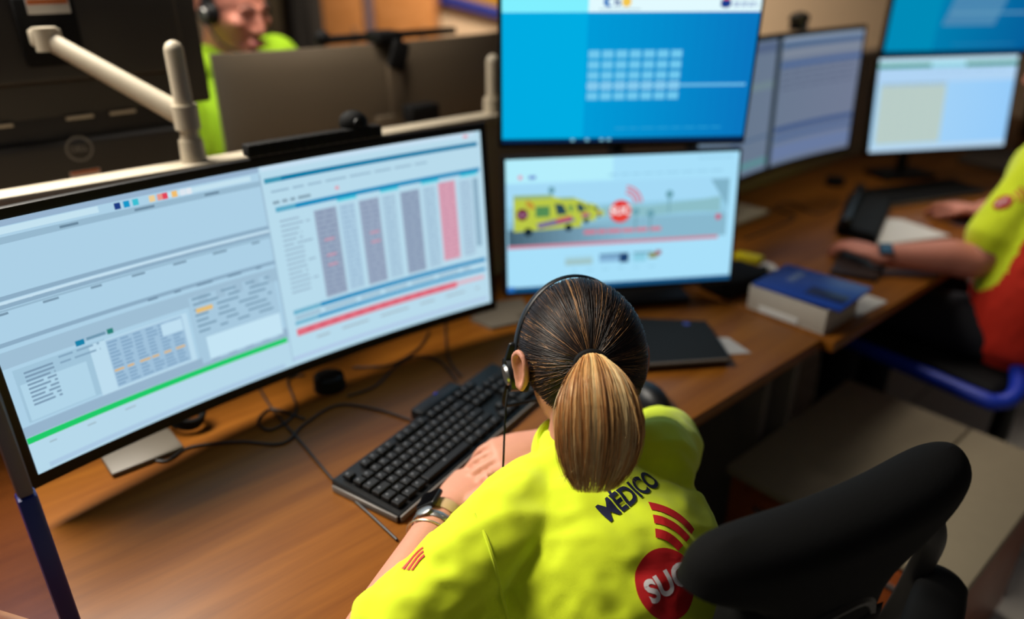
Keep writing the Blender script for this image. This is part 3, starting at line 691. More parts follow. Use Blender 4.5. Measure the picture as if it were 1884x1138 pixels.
# side screen of clear panel with blue edge at the left
gp = V((-.538, .650, 0)); ge, gn = en(gp); PM = T(gp) @ RZ(-.30)
t = thing('side_screen', (gp.x, gp.y, DESK_Z), 'clear purple-tinted side screen with a blue edge post at the left', 'screen')
bm = new(); rbox(bm, (.46, .006, .555), PM @ T(-.238, 0, DESK_Z + .29), .002); obj('clear_panel', bm, glass_mat('tinted_acrylic', (.66, .60, .70, 1), .05), t)
bm = new(); dbox(bm, ge - .010, ge + .010, gn - .012, gn + .012, DESK_Z + .0005, .965, .004); obj('edge_post', bm, NAVY, t, label='navy blue lower edge post')
bm = new(); dbox(bm, ge - .008, ge + .008, gn - .010, gn + .010, .965, 1.31, .004); obj('upper_edge_post', bm, mat('mauve_trim', (86, 82, 98), 0.5), t, label='upper edge post, greyed as if the bright monitor shows through')  # grey tone paints in the bright monitor behind the translucent post
# ================================================================ things on the desk
KEY = mat('black_key', (15, 15, 16), 0.55, spec=0.3); KEYL = mat('key_legend', (92, 94, 98), 0.6)
def keyboard(o, yaw, W, Dp, label, tilt=0.0, full=True, bump=None, edge=None):
    M = T(o) @ RZ(yaw) @ RX(tilt)          # origin: front left corner on the desk
    t = thing('keyboard', o, label, 'keyboard')
    bm = new()
    prism(bm, [(0, 0), (Dp, 0), (Dp, .020), (0, .012)], M @ basis((0, 0, 0), (0, 1, 0), (0, 0, 1), (1, 0, 0)), W)
    bmesh.ops.bevel(bm, geom=list(bm.edges), offset=.002, segments=2, affect='EDGES')
    obj('case', bm, BLACK, t)
    bm = new(); rbox(bm, (W - .004, .004, .011), M @ T(W / 2, -.001, .0062), .0015); rbox(bm, (.004, Dp - .006, .011), M @ T(-.001, Dp / 2, .0062), .0015)
    obj('front_trim', bm, edge or mat('trim_grey', (112, 106, 100), 0.4), t, label='grey front edge trim')
    if bump:
        a, b, dd = bump; bm = new(); rbox(bm, (b - a, dd, .024), M @ T((a + b) / 2, Dp + dd / 2 - .008, .014), .006); bo = obj('card_reader', bm, BLACK, t)
        bm = new(); rbox(bm, (.008, .003, .001), M @ T(a + (b - a) * .55, Dp + dd * .5, .0265), .0003); obj('indicator', bm, mat('blue_indicator', (40, 60, 220), 0.3), bo)
    if not full:
        bm = new()
        for r in range(6):
            for c in range(21): rbox(bm, (W / 22.5, Dp / 7.6, .006), M @ T(W * (c + 1) / 22, Dp * (r + .75) / 6.6, .016 + .007 * (r / 6)), .001, 1)
        obj('keys', bm, KEY, t); return t
    # 104 keys
    u = (W - .02) / 22.6; rows = []
    def row(y, widths, x=0.0):
        out = []
        for w in widths:
            if w > 0: out.append((x + w / 2, y, w))
            x += abs(w)
        return out
    ks = []
    ks += row(0, [1.25, 1.25, 1.25, 6.25, 1.25, 1.25, 1.25, 1.25]); ks += row(1, [1.25, 1, 1, 1, 1, 1, 1, 1, 1, 1, 1, 1, 2.75]); ks += row(2, [1.75] + [1] * 11 + [2.25])
    ks += row(3, [1.5] + [1] * 12 + [1.5]); ks += row(4, [1] * 13 + [2]); ks += row(5.15, [1, -1, 1, 1, 1, 1, -.5, 1, 1, 1, 1, -.5, 1, 1, 1, 1])
    ks += row(0, [1, 1, 1], 15.25); ks += row(1, [-1, 1, -1], 15.25); ks += row(3, [1, 1, 1], 15.25); ks += row(4, [1, 1, 1], 15.25); ks += row(5.15, [1, 1, 1], 15.25)
    ks += row(0, [2, 1], 18.5); ks += row(1, [1, 1, 1, 1], 18.5); ks += row(2, [1, 1, 1], 18.5); ks += row(3, [1, 1, 1, 1], 18.5); ks += row(4, [1, 1, 1, 1], 18.5)
    protos = {}; kd = (Dp - .018) / 6.3
    # the 100 biggest on screen as parts of their own
    ks.sort(key=lambda k: k[0]); rest = []
    for i, (x, y, w) in enumerate(ks):
        pos = V((.010 + x * u, .009 + (y + .5) * kd, .0185 + .008 * (y / 6)))
        if i >= 100: rest.append((pos, w)); continue
        if w not in protos:
            bm = new(); tb = new(); bmesh.ops.create_cube(tb, size=1); bmesh.ops.scale(tb, vec=V((u * w - .0022, kd - .0022, .007)), verts=tb.verts)
            for v in tb.verts:
                if v.co.z > 0: v.co.x *= 1 - .0032 / (u * w); v.co.y *= .84
            bmesh.ops.bevel(tb, geom=list(tb.edges), offset=.0009, segments=1, affect='EDGES'); merge(bm, tb)
            me = bpy.data.meshes.new('key'); 
            tb2 = new(); bmesh.ops.create_grid(tb2, x_segments=1, y_segments=1, size=.0019); nf = len(bm.faces); merge(bm, tb2, T(-min(.003, u * w * .12), .002, .0038))
            bm.faces.ensure_lookup_table(); bm.faces[-1].material_index = 1
            bm.to_mesh(me); bm.free(); me.materials.append(KEY); me.materials.append(KEYL); protos[w] = me
        k = bpy.data.objects.new('key', protos[w]); COL.objects.link(k); k.parent = t
        k.matrix_local = T(-V(o)) @ M @ T(pos)
    if rest:
        bm = new()
        for pos, w in rest: rbox(bm, (u * w - .003, kd - .003, .007), M @ T(pos), .001, 1)
        ko = obj('keys', bm, KEY, t); ko['kind'] = 'stuff'
    return t
pB = at(735, 957, DESK_Z + .006); pA = at(620, 886, DESK_Z + .01); pC = at(975, 747, DESK_Z + .008)
dk = (pC - pB); kyaw = math.atan2(dk.y, dk.x)
keyboard((pB.x, pB.y, DESK_Z + .0005), kyaw, .443, .140, 'black full size keyboard with a card reader hump, in front of the woman', bump=(.215, .335, .030))

# flat black tablet with papers under it, right of the woman
qa, qb, qc, qd = at(1168, 676, .75), at(1345, 664, .75), at(1300, 594, .75), at(1165, 588, .75)
tx = (qb - qa); tyaw = math.atan2(tx.y, tx.x) 
t = thing('tablet', (qa.x, qa.y, DESK_Z), 'flat black tablet slab with a grey front edge, to the right of the woman', 'tablet')
cen = (qa + qb + qc + qd) / 4
bm = new(); prism(bm, [(q.x, q.y) for q in (qa, qb, qc, qd)], T(0, 0, DESK_Z + .003), .014); bmesh.ops.bevel(bm, geom=list(bm.edges), offset=.003, segments=2, affect='EDGES'); obj('body', bm, BLACKM, t)
bm = new(); cyl(bm, qa.lerp(qb, .02) + V((0, -.001, .004)), qb.lerp(qa, .02) + V((0, -.001, .004)), .0045, seg=10); obj('front_edge', bm, mat('bronze_edge', (84, 72, 60), 0.5), t, label='dull bronze front edge')
pm = at(1262, 594, .757); bm = new(); cyl(bm, (pm.x, pm.y - .004, .7572), (pm.x, pm.y - .004, .7576), .008); obj('badge', bm, mat('indigo_badge', (40, 44, 120), 0.4), t)
q = [at(1290, 655, DESK_Z), at(1382, 650, DESK_Z), at(1340, 622, DESK_Z), at(1280, 620, DESK_Z)]
bm = new(); prism(bm, [(p.x, p.y) for p in q], T(0, 0, DESK_Z + .0004), .0012); tag(obj('paper', bm, mat('grey_paper', (150, 146, 142), 0.8)), 'corner of grey paper sticking out from under the black tablet', 'paper')
q = [at(865, 590, DESK_Z), at(905, 607, DESK_Z), at(985, 590, DESK_Z), at(960, 552, DESK_Z), at(905, 560, DESK_Z)]
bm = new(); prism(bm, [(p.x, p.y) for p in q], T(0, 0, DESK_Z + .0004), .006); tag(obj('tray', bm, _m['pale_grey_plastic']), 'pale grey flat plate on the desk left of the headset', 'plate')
# mouse
def mouse(p, yaw, label, m=BLACK):
    t = thing('mouse', p, label, 'mouse'); M = T(p) @ RZ(yaw)
    bm = new(); ellip(bm, (0, 0, 0), (.031, .056, .036)); bmesh.ops.bisect_plane(bm, geom=bm.verts[:] + bm.edges[:] + bm.faces[:], plane_co=(0, 0, 0), plane_no=(0, 0, 1), clear_inner=True)
    bmesh.ops.holes_fill(bm, edges=[e for e in bm.edges if e.is_boundary]); bm.transform(M @ T(0, 0, .001)); obj('body', bm, m, t)
    bm = new(); cyl(bm, M @ V((-.003, .03, .029)), M @ V((.003, .03, .029)), .008, seg=14); obj('wheel', bm, DGREY, t)
mp2 = at(1193, 738, DESK_Z); mouse((mp2.x, mp2.y, DESK_Z), math.radians(28), 'black mouse on the desk just right of the woman')
# puck
pk = at(607, 712, DESK_Z)
t = thing('speaker_puck', (pk.x, pk.y, DESK_Z), 'round black speaker puck under the huge left monitor', 'speaker')
bm = new(); cyl(bm, (pk.x, pk.y, DESK_Z + .0005), (pk.x, pk.y, DESK_Z + .026), .031, .029, seg=36); obj('body', bm, BLACKM, t)
bm = new(); cyl(bm, (pk.x, pk.y, DESK_Z + .026), (pk.x, pk.y, DESK_Z + .029), .026, .022, seg=36); obj('grille', bm, BLACK, t)
# cables on the desk
def cable(pix, label, r=.0022, z=DESK_Z + .0028, ends=None, m=None):
    pts = [at(x, y, z) for x, y in pix]; bm = new(); tube(bm, pts, r, 8, 8); tag(obj('cable', bm, m or mat('cable_black', (20, 16, 14), 0.5)), label, 'cable', None)
cable([(470, 700), (500, 750), (560, 820), (620, 890), (680, 945), (730, 992)], 'thin cable running straight past the left corner of the keyboard')
cable([(755, 772), (690, 752), (620, 745), (560, 780), (520, 815), (440, 812), (350, 822), (300, 848), (240, 828)], 'long cable curving from the keyboard back to the foot of the huge monitor')
cable([(560, 690), (530, 700), (545, 755), (500, 790), (475, 775), (500, 752), (560, 770)], 'looped cable tangled below the middle of the huge monitor')
cable([(840, 700), (810, 665), (775, 655), (735, 668), (690, 710), (640, 728)], 'cable wandering from the round puck to the card reader hump')
cable([(848, 692), (826, 660), (820, 610), (822, 575)], 'cable dropping to the card reader from the right end of the huge monitor')
cable([(790, 610), (770, 640), (720, 670), (650, 676)], 'short cable running behind the round puck')
t = at(345, 785, DESK_Z)
bm = new()
for k in range(3):
    tube(bm, [V((t.x + (.028 + .003 * k) * math.cos(a), t.y + .022 * math.sin(a), DESK_Z + .014 + .007 * k + .004 * math.sin(2 * a))) for a in [i * 2 * PI / 12 for i in range(13)]], .0045, 8, 4)
tag(obj('cable_coil', bm, BLACKM), 'small black coil of cable behind the pale foot of the huge monitor', 'cable')

# white box with the blue brochure
t = thing('document_box', D(1.55, .735, DESK_Z), 'shallow white cardboard box at the joint of the two desks', 'box')
bm = new()
for (a, b, c_, d, z0, z1) in ((1.482, 1.632, .638, .832, .7405, .744), (1.482, 1.486, .638, .832, .744, .80), (1.628, 1.632, .638, .832, .744, .80), (1.486, 1.628, .638, .642, .744, .80), (1.486, 1.628, .828, .832, .744, .80)): dbox(bm, a, b, c_, d, z0, z1, .001)
obj('tray', bm, mat('box_card', (176, 166, 152), 0.8), t)
bm = new(); dbox(bm, 1.4795, 1.4825, .70, .80, .742, .758, .001); obj('label_strip', bm, WHITE, t)
t = thing('brochure', D(1.56, .73, .8005), 'dark blue brochure lying on the white box', 'brochure')
MB2 = T(D(1.572, .725, .8045)) @ DM @ RZ(.06)
bm = new(); rbox(bm, (.17, .21, .007), MB2, .001); obj('cover', bm, mat('brochure_blue', (18, 62, 150), 0.35), t)
bm = new(); rbox(bm, (.07, .02, .0006), MB2 @ T(.02, .05, .0037), .0002); obj('title_band', bm, mat('pale_band', (96, 116, 160), 0.5), t)
bm = new(); rbox(bm, (.05, .09, .0006), MB2 @ T(-.03, -.05, .0037), .0002); obj('picture', bm, mat('dark_picture', (10, 24, 66), 0.4), t)
bm = new(); rbox(bm, (.13, .16, .012), T(D(1.72, .77, DESK_Z + .0068)) @ DM @ RZ(.1), .002); tag(obj('notebook', bm, mat('notebook_dark', (42, 48, 62), 0.6)), 'dark grey notebook behind the blue brochure', 'notebook')
bm = new(); rbox(bm, (.14, .19, .003), T(D(1.70, .72, DESK_Z + .0022)) @ DM @ RZ(-.05), .001); tag(obj('paper_stack', bm, WHITE), 'white papers beside the blue brochure', 'paper')
# yellow stapler
sp = at(1378, 497, DESK_Z); 
t = thing('stapler', (sp.x, sp.y, DESK_Z), 'small yellow stapler with a red base by the ambulance screen', 'stapler')
MS = T(sp.x, sp.y, DESK_Z) @ RZ(-.9)
bm = new(); rbox(bm, (.09, .032, .012), MS @ T(0, 0, .0065), .004); obj('base', bm, mat('stapler_red', (170, 26, 20), 0.4), t)
bm = new(); rbox(bm, (.085, .030, .024), MS @ T(-.006, 0, .034) @ RY(-.12), .009); obj('top_arm', bm, mat('stapler_yellow', (216, 200, 20), 0.4), t)
bm = new(); cyl(bm, MS @ V((.040, -.012, .018)), MS @ V((.040, .012, .018)), .008); obj('hinge', bm, BLACK, t)
q = [at(1395, 478, DESK_Z), at(1425, 488, DESK_Z), at(1432, 498, DESK_Z), at(1400, 500, DESK_Z)]
bm = new(); prism(bm, [(p.x, p.y) for p in q], T(0, 0, DESK_Z + .0004), .002); tag(obj('note_paper', bm, WHITE), 'small white note beside the yellow stapler', 'paper')

# colleague's desk things
a, b = at(1632, 378, DESK_Z + .01), at(1830, 350, DESK_Z + .01); dd = b - a
keyboard((a.x, a.y, DESK_Z + .0005), math.atan2(dd.y, dd.x), .46, .15, 'black keyboard in front of the colleague at the right', full=False)
q = [at(1535, 430, DESK_Z), at(1610, 452, DESK_Z), at(1640, 378, DESK_Z), at(1560, 366, DESK_Z)]
t = thing('telephone', q[0].lerp(q[2], .5), 'black desk telephone under the colleague\'s hand', 'telephone')
bm = new(); prism(bm, [(p.x, p.y) for p in q], T(0, 0, DESK_Z + .0005), .030); bmesh.ops.bevel(bm, geom=list(bm.edges), offset=.008, segments=2, affect='EDGES'); obj('base', bm, BLACKM, t)
bm = new(); c0, c1 = q[0].lerp(q[3], .5), q[0].lerp(q[3], .5); loft(bm, [q[0].lerp(q[1], .2) + V((0, 0, .045)), q[0].lerp(q[2], .4) + V((-.02, .02, .052)), q[3].lerp(q[2], .2) + V((0, -.01, .045))], [.018, .013, .018], seg=14); obj('handset', bm, BLACK, t)
q = [at(1612, 452, DESK_Z), at(1748, 434, DESK_Z), at(1660, 404, DESK_Z), at(1632, 402, DESK_Z)]
bm = new(); prism(bm, [(p.x, p.y) for p in q], T(0, 0, DESK_Z + .0004), .0012); tag(obj('paper', bm, WHITE), 'white sheet of paper between the telephone and the colleague\'s forearm', 'paper')
mq = at(1762, 398, DESK_Z); mouse((mq.x, mq.y, DESK_Z), math.radians(20), 'black mouse under the colleague\'s far hand')
q = [at(1525, 505, DESK_Z), at(1612, 520, DESK_Z), at(1640, 470, DESK_Z), at(1545, 468, DESK_Z)]
bm = new(); prism(bm, [(p.x, p.y) for p in q], T(0, 0, DESK_Z + .0005), .012); bmesh.ops.bevel(bm, geom=list(bm.edges), offset=.002, segments=1, affect='EDGES'); tag(obj('wallet', bm, mat('dark_brown_leather', (42, 26, 20), 0.5)), 'dark brown folder under the colleague\'s wrist', 'folder')
pk = at(1535, 340, DESK_Z); bm = new(); cyl(bm, (pk.x, pk.y, DESK_Z + .0005), (pk.x, pk.y, DESK_Z + .028), .034, .032); tag(obj('speaker_puck', bm, BLACKM), 'round black puck below the dim curved monitor', 'speaker')
q = [at(1760, 300, DESK_Z), at(1884, 330, DESK_Z), at(1900, 290, DESK_Z), at(1800, 275, DESK_Z)]
bm = new(); prism(bm, [(p.x, p.y) for p in q], T(0, 0, DESK_Z + .0005), .02); tag(obj('folder', bm, mat('taupe_folder', (92, 78, 64), 0.7)), 'grey brown folder behind the colleague\'s keyboard', 'folder')
cable([(1400, 395), (1450, 372), (1500, 392), (1540, 372)], 'thin cable looping on the desk below the dim curved monitor', r=.003)
cable([(1370, 440), (1420, 420), (1460, 400), (1430, 385)], 'thin cable beside the right edge of the ambulance screen', r=.003)

# low beige cabinet behind the woman
t = thing('low_cabinet', D(1.55, .45, 0), 'low cabinet with beige top slabs between the two chairs', 'cabinet')
zt = .46
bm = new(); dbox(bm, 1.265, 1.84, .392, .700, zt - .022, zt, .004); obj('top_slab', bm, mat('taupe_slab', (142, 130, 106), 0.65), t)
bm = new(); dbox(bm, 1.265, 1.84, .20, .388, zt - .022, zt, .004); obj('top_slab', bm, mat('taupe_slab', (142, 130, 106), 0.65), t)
bm = new(); dbox(bm, 1.275, 1.83, .21, .69, .03, zt - .022, .003); cb = obj('body', bm, WOODR, t)
for n_ in (.335, .57):
    bm = new(); dbox(bm, 1.271, 1.276, n_ - .11, n_ + .11, .06, zt - .04, .002); dr = obj('door', bm, WOODR, t)
    bm = new(); dbox(bm, 1.264, 1.272, n_ - .05, n_ + .05, zt - .08, zt - .07, .002); obj('handle', bm, SILVER, dr)
# black computer case below the colleague's desk
bm = new(); dbox(bm, 1.72, 1.90, .86, 1.28, .0, .46, .008)
t = tag(obj('computer_case', bm, BLACKM), 'black computer case on the floor under the colleague\'s desk', 'computer')
bm = new(); dbox(bm, 1.74, 1.88, .854, .86, .05, .42, .002); obj('front_grille', bm, BLACK, t)
# ================================================================ chairs
def star_base(t, hub, r, yaw, m, zc=.40, n=5):
    bm = new(); cyl(bm, (hub.x, hub.y, .085), (hub.x, hub.y, zc), .028, .024); obj('column', bm, m, t)
    for k in range(n):
        a = yaw + k * 2 * PI / n; d = V((math.cos(a), math.sin(a), 0)); h = V((hub.x, hub.y, 0))
        bm = new(); loft(bm, [h + V((0, 0, .10)), h + d * r * .5 + V((0, 0, .095)), h + d * r + V((0, 0, .075))], [(.024, .02), (.02, .016), (.014, .012)], right=V((-d.y, d.x, 0)), seg=12); lg = obj('base_leg', bm, m, t)
        c = h + d * r; s = V((-d.y, d.x, 0)); bm = new()
        for q in (-1, 1): cyl(bm, c + s * q * .006 + V((0, 0, .031)), c + s * q * .024 + V((0, 0, .031)), .03, .028, seg=20)
        cyl(bm, c + V((0, 0, .03)), c + V((0, 0, .075)), .009); obj('caster', bm, m, lg)
WR, WF = V((.891, .454, 0)), V((-.454, .891, 0))
CB = V((.349, .625, 0))
MC = basis(CB, WR, WF, EZ)
seatc = CB + WF * .26
t = thing('office_chair', (seatc.x, seatc.y, 0), 'black office chair with a curved padded back, behind the woman at the lower right', 'chair')
def plate(bm, z0, z1, th, wfun, curve=.55, lean=-.10, off=0.0, N=40, K=60):
    """upholstered plate; wfun(z) gives (centre, half width)"""
    fr, bk = [], []
    for sgn, rows in ((1, fr), (-1, bk)):
        for i in range(K + 1):
            z = z0 + (z1 - z0) * (.5 - .5 * math.cos(PI * i / K)); c, w = wfun(z); row = []
            ez = min(1, (z1 - z) / .035, (z - z0) / .035); ez = math.sqrt(max(0, 1 - (1 - ez) ** 2))
            for j in range(N + 1):
                q = -math.cos(PI * j / N); x = c + w * q
                y = curve * x * x + lean * (z - .76) + off + sgn * th / 2 * ez * math.sqrt(max(0, 1 - abs(q) ** 6))
                row.append(bm.verts.new(MC @ V((x, y, z))))
            rows.append(row)
    for rows in (fr, bk):
        for A, B in zip(rows, rows[1:]):
            for j in range(N): bm.faces.new((A[j], A[j + 1], B[j + 1], B[j]))
    bmesh.ops.remove_doubles(bm, verts=bm.verts, dist=2e-5); bmesh.ops.recalc_face_normals(bm, faces=bm.faces)
def back_w(z):
    r = .045; zc = 1.0 - r
    if z >= zc: w = .200 - r + math.sqrt(max(1e-8, r * r - (z - zc) ** 2))
    else:
        w = .200 - r + math.sqrt(max(1e-8, r * r - min(r, zc - z) ** 2 * .6)); s_ = min(1, max(0, (zc - z - .008) / .055)); s_ = s_ * s_ * (3 - 2 * s_); w = w * (1 - s_) + .10 * s_
    c = -.035 * min(1, max(0, (zc - z) / .08))
    if z < .56: w *= math.sqrt(max(1e-4, 1 - ((.56 - z) / .0601) ** 2 * .7))
    return c, w
bm = new(); plate(bm, .50, 1.0, .085, back_w); bk_ = obj('backrest', bm, mat('charcoal_fabric', (11, 11, 11), 0.9, bump=.2, spec=.2), t)
bm = new(); ring = []
for j in range(41):
    a = 2 * PI * j / 40; ca, sa = math.cos(a), math.sin(a)
    x = .075 * math.copysign(abs(ca) ** .6, ca); z = .15 * math.copysign(abs(sa) ** .6, sa)
    ring.append(MC @ V((x - .035, .55 * x * x - .10 * z - .035, .735 + z)))
loft(bm, ring, [.009] * len(ring), seg=8, k=1, smooth=False); obj('rear_rim', bm, BLACK, bk_)
bm = new(); plate(bm, .60, .85, .02, lambda z: (-.035, .085), off=-.04); obj('rear_panel', bm, BLACKM, bk_)
bm = new(); rbox(bm, (.48, .47, .075), MC @ T(0, .27, .425), .035, 4); obj('seat', bm, _m['charcoal_fabric'], t)
bm = new(); loft(bm, [MC @ V((0, .12, .385)), MC @ V((0, -.04, .42)), MC @ V((0, -.055, .62))], [(.035, .012)] * 3, right=WR, seg=12); obj('back_bracket', bm, BLACK, t)
bm = new(); loft(bm, [at(1575, 1190, .46), at(1640, 1132, .57), at(1690, 1048, .68), at(1716, 985, .755), at(1692, 928, .80), at(1640, 930, .80), at(1590, 950, .78)], [(.020, .011)] * 7, seg=14); obj('armrest_loop', bm, DGREY, t)
bm = new(); loft(bm, [at(1738, 1068, .665), at(1722, 1120, .655), at(1690, 1200, .645)], [(.034, .018), (.038, .02), (.034, .018)], right=WR, seg=18); obj('armrest_pad', bm, BLACKM, t)
bm = new(); loft(bm, [MC @ V((-.245, .30, .40)), MC @ V((-.285, .27, .50)), MC @ V((-.27, .22, .63))], [(.02, .011)] * 3, seg=12); rbox(bm, (.06, .22, .03), MC @ T(-.27, .22, .645), .012, 3); obj('armrest', bm, BLACKM, t)
star_base(t, seatc, .29, .3, BLACK)

# colleague's chair with a blue seat frame
P0, P1 = at(1548, 622, .5), at(1842, 748, .5)
d1 = (P1 - P0).normalized(); d2 = V((-d1.y, d1.x, 0)); W_ = .54
scn = (P0 + P1) / 2 + d2 * W_ / 2
t = thing('blue_chair', (scn.x, scn.y, 0), 'office chair with a bright blue seat frame, carrying the colleague at the right', 'chair')
ln = (P1 - P0).length
cor = [P0 + d1 * .03, P1 - d1 * .05, P1 + d2 * .05, P1 + d2 * (W_ - .05), P1 + d2 * W_ - d1 * .05, P0 + d2 * W_ + d1 * .05, P0 + d2 * (W_ - .05), P0 + d2 * .05, P0 + d1 * .03]
pts = [P0, P0.lerp(P1, .5), P1 - d1 * .06, P1 - d1 * .015 + d2 * .015, P1 + d2 * .07 + V((0, 0, .02)), at(1886, 640, .56), P1 + d2 * W_ * .8 + V((0, 0, .08)), P1 + d2 * W_ + V((0, 0, .08)), P0 + d2 * W_]
bm = new(); loft(bm, pts, [.021] * len(pts), seg=14, k=8); obj('seat_frame', bm, BLUE, t)
bm = new(); rbox(bm, (ln - .03, W_ - .05, .06), basis(scn - V((0, 0, .0)), d1, d2, EZ) @ T(-.01, 0, -.005), .028, 4); obj('seat', bm, BLACKM, t)
bb = P1 + d2 * W_ * .55 + d1 * .09
bm = new(); rbox(bm, (.05, W_ * .85, .46), basis(bb + V((0, 0, .42)), d1, d2, EZ) @ RY(.12) @ T(.06, 0.06, 0), .025, 4); obj('backrest', bm, BLACKM, t)
bm = new(); loft(bm, [scn + V((0, 0, -.06)), bb + V((0, 0, -.06)) + d1 * .05, bb + d1 * .12 + V((0, 0, .3))], [(.03, .012)] * 3, seg=12); obj('back_bracket', bm, BLACK, t)
cas = at(1830, 1060, .03); hub = V((scn.x + .10, scn.y - .10, 0)); dv = cas - hub
star_base(t, hub, math.hypot(dv.x, dv.y), math.atan2(dv.y, dv.x), BLACK, zc=.46)

# ================================================================ people
def frame_rot(f, u):
    f = f.normalized(); r = f.cross(u).normalized(); u = r.cross(f)
    return Matrix(((r.x, f.x, u.x, 0), (r.y, f.y, u.y, 0), (r.z, f.z, u.z, 0), (0, 0, 0, 1)))      # columns right, front, up
def head_shape(bm, c, R, s=1.0, male=False):
    E = lambda x, y, z, a, b, d, Q=None: ellip(bm, V(c) + (R @ V((x * s, y * s, z * s))), (a * s, b * s, d * s), R @ Q if Q is not None else R)
    E(0, -.008, .022, .074, .094, .084)              # cranium
    E(0, .018, -.018, .064, .074, .088)              # face
    E(0, .036, -.078, .044 if male else .036, .044, .040)      # jaw
    E(0, .070, -.098, .020, .017, .016)              # chin
    E(0, .080, .012, .046, .016, .012)               # brow
    for q in (-1, 1): E(q * .040, .062, -.022, .022, .024, .020)     # cheeks
    loft(bm, [V(c) + R @ V((0, .086 * s, .008 * s)), V(c) + R @ V((0, .101 * s, -.020 * s)), V(c) + R @ V((0, .106 * s, -.036 * s))], [.007 * s, .010 * s, .012 * s], seg=12)
    for q in (-1, 1): E(q * .012, .096, -.038, .008, .010, .007)
    E(0, .088, -.066, .022, .010, .007); E(0, .087, -.074, .018, .010, .007)         # lips
def ear_shape(bm, c, R, s, side):
    o = V(c) + R @ V((side * (.0845 if side < 0 else .076), -.020, .006 if side < 0 else -.006)); Q = R @ RZ(side * -.45)
    pts = [(0, .012, -.030), (0, .014, -.010), (.004, .012, .018), (.006, -.004, .030), (.007, -.018, .022), (.006, -.020, .002), (.003, -.010, -.020), (0, .004, -.034)]
    loft(bm, [o + Q @ V((side * p[0] * s * 1.5 + side * .006, p[1] * s, p[2] * s)) for p in pts], [.0055 * s] * len(pts), seg=10)
    ellip(bm, o + Q @ V((side * .004, -.002 * s, -.002 * s)), (.004 * s, .015 * s, .027 * s), Q)
def hand_shape(bm, w, f, u, side, curls, L=.178, thumb=(.55, .75, -.25), spread=.06, thumbcurl=.35):
    """w wrist point, f towards the fingers, u out of the back of the hand; side picks the thumb side"""
    f = f.normalized(); l = f.cross(u).normalized() * side; u = (l.cross(f) * side).normalized()
    if u.dot(V(u)) < 0: u = -u
    k = L / .178
    loft(bm, [w - f * .02, w + f * .012 * k, w + f * .05 * k, w + f * .088 * k], [(.027 * k, .020 * k), (.029 * k, .018 * k), (.037 * k, .0155 * k), (.038 * k, .0125 * k)], right=l, seg=20)
    ellip(bm, w + f * .035 * k + l * .022 * k - u * .006 * k, (.016 * k, .016 * k, .014 * k))
    base = [(.092, .028, .070), (.096, .0095, .078), (.091, -.0095, .072), (.082, -.0275, .056)]
    tips = []
    for i, (a, b, ln) in enumerate(base):
        p = w + f * a * k + l * b * k; sp = spread * (1.5 - i); d = (f + l * sp).normalized(); c = curls[i]; pts = [p - d * .018 * k, p]; ang = 0
        for q, fr in enumerate((.45, .31, .24)):
            ang += c * (1.0, 1.15, .8)[q]; dd = d * math.cos(ang) - u * math.sin(ang); p = p + dd * ln * fr * k; pts.append(p)
        r0 = (.0088, .0090, .0086, .0076)[i] * k
        loft(bm, pts, [r0 * 1.05, r0 * 1.04, r0, r0 * .9, r0 * .74], seg=12, k=4); tips.append((pts[-1], (pts[-1] - pts[-2]).normalized(), u * math.cos(ang) + d * math.sin(ang), r0))
    p = w + f * .028 * k + l * .026 * k; d = (f * thumb[0] + l * thumb[1] + u * thumb[2]).normalized(); pts = [p - d * .012, p]; q = p
    for i, fr in enumerate((.034, .031, .026)):
        if i: d = (d + f * thumbcurl - l * thumbcurl * .6).normalized()
        q = q + d * fr * k; pts.append(q)
    loft(bm, pts, [.0125 * k, .0125 * k, .0108 * k, .0098 * k, .0076 * k], seg=12, k=4); tips.append((pts[-1], d, u, .0095 * k))
    return tips
def nails(tips, m, parent):
    for (p, d, u, r) in tips:
        bm = new(); l = d.cross(u).normalized(); uu = l.cross(d)
        ellip(bm, p + uu * r * .62 + d * r * .15, (r * .62, r * .85, r * .22), basis((0, 0, 0), l, d, uu), seg=12); obj('fingernail', bm, m, parent)
def wrinkle(bm, amp, axis, freq=26, stretch=.35, seed=0.0):
    """cloth folds: noise stretched along an axis, pushed along the normals"""
    bm.normal_update(); a = V(axis).normalized(); ns = [v.normal.copy() for v in bm.verts]
    for v, n in zip(bm.verts, ns):
        p = v.co - a * v.co.dot(a) * (1 - stretch)
        q = noise.noise(p * freq + V((seed, 0, 0))) + .5 * noise.noise(p * freq * 2.1 + V((0, seed, 3)))
        v.co += n * amp * (1 - abs(q) * 2.2)
CAM = V((0, 0, CAM_Z))
def hit(bvh, px, py):
    h = bvh.ray_cast(CAM, ray(px, py).normalized()); return h[0], h[1]
def decal(bvh, o, x, y, tris, lift, name, m, parent, label=None, maxe=.006):
    """2D art laid onto the cloth: every vertex is dropped on the surface along the art's own normal"""
    vs, fs = tris; n = x.cross(y).normalized(); bm = new()
    vv = [bm.verts.new((a, b, 0)) for a, b in vs]
    for f in fs:
        try: bm.faces.new([vv[i] for i in f])
        except ValueError: pass
    bmesh.ops.triangulate(bm, faces=bm.faces)
    for _ in range(6):
        lg = [e for e in bm.edges if e.calc_length() > maxe]
        if not lg: break
        bmesh.ops.subdivide_edges(bm, edges=lg, cuts=1); bmesh.ops.triangulate(bm, faces=[f for f in bm.faces if len(f.verts) > 3])
    dead = []
    for v in bm.verts:
        p = o + x * v.co.x + y * v.co.y; h = bvh.ray_cast(p + n * .06, -n, .2)
        if h[0] is None: dead.append(v)
        else: v.co = h[0] + n * lift
    bmesh.ops.delete(bm, geom=dead, context='VERTS')
    if not bm.faces: bm.free(); return None
    bmesh.ops.recalc_face_normals(bm, faces=bm.faces)
    return obj(name, bm, m, parent, label=label)
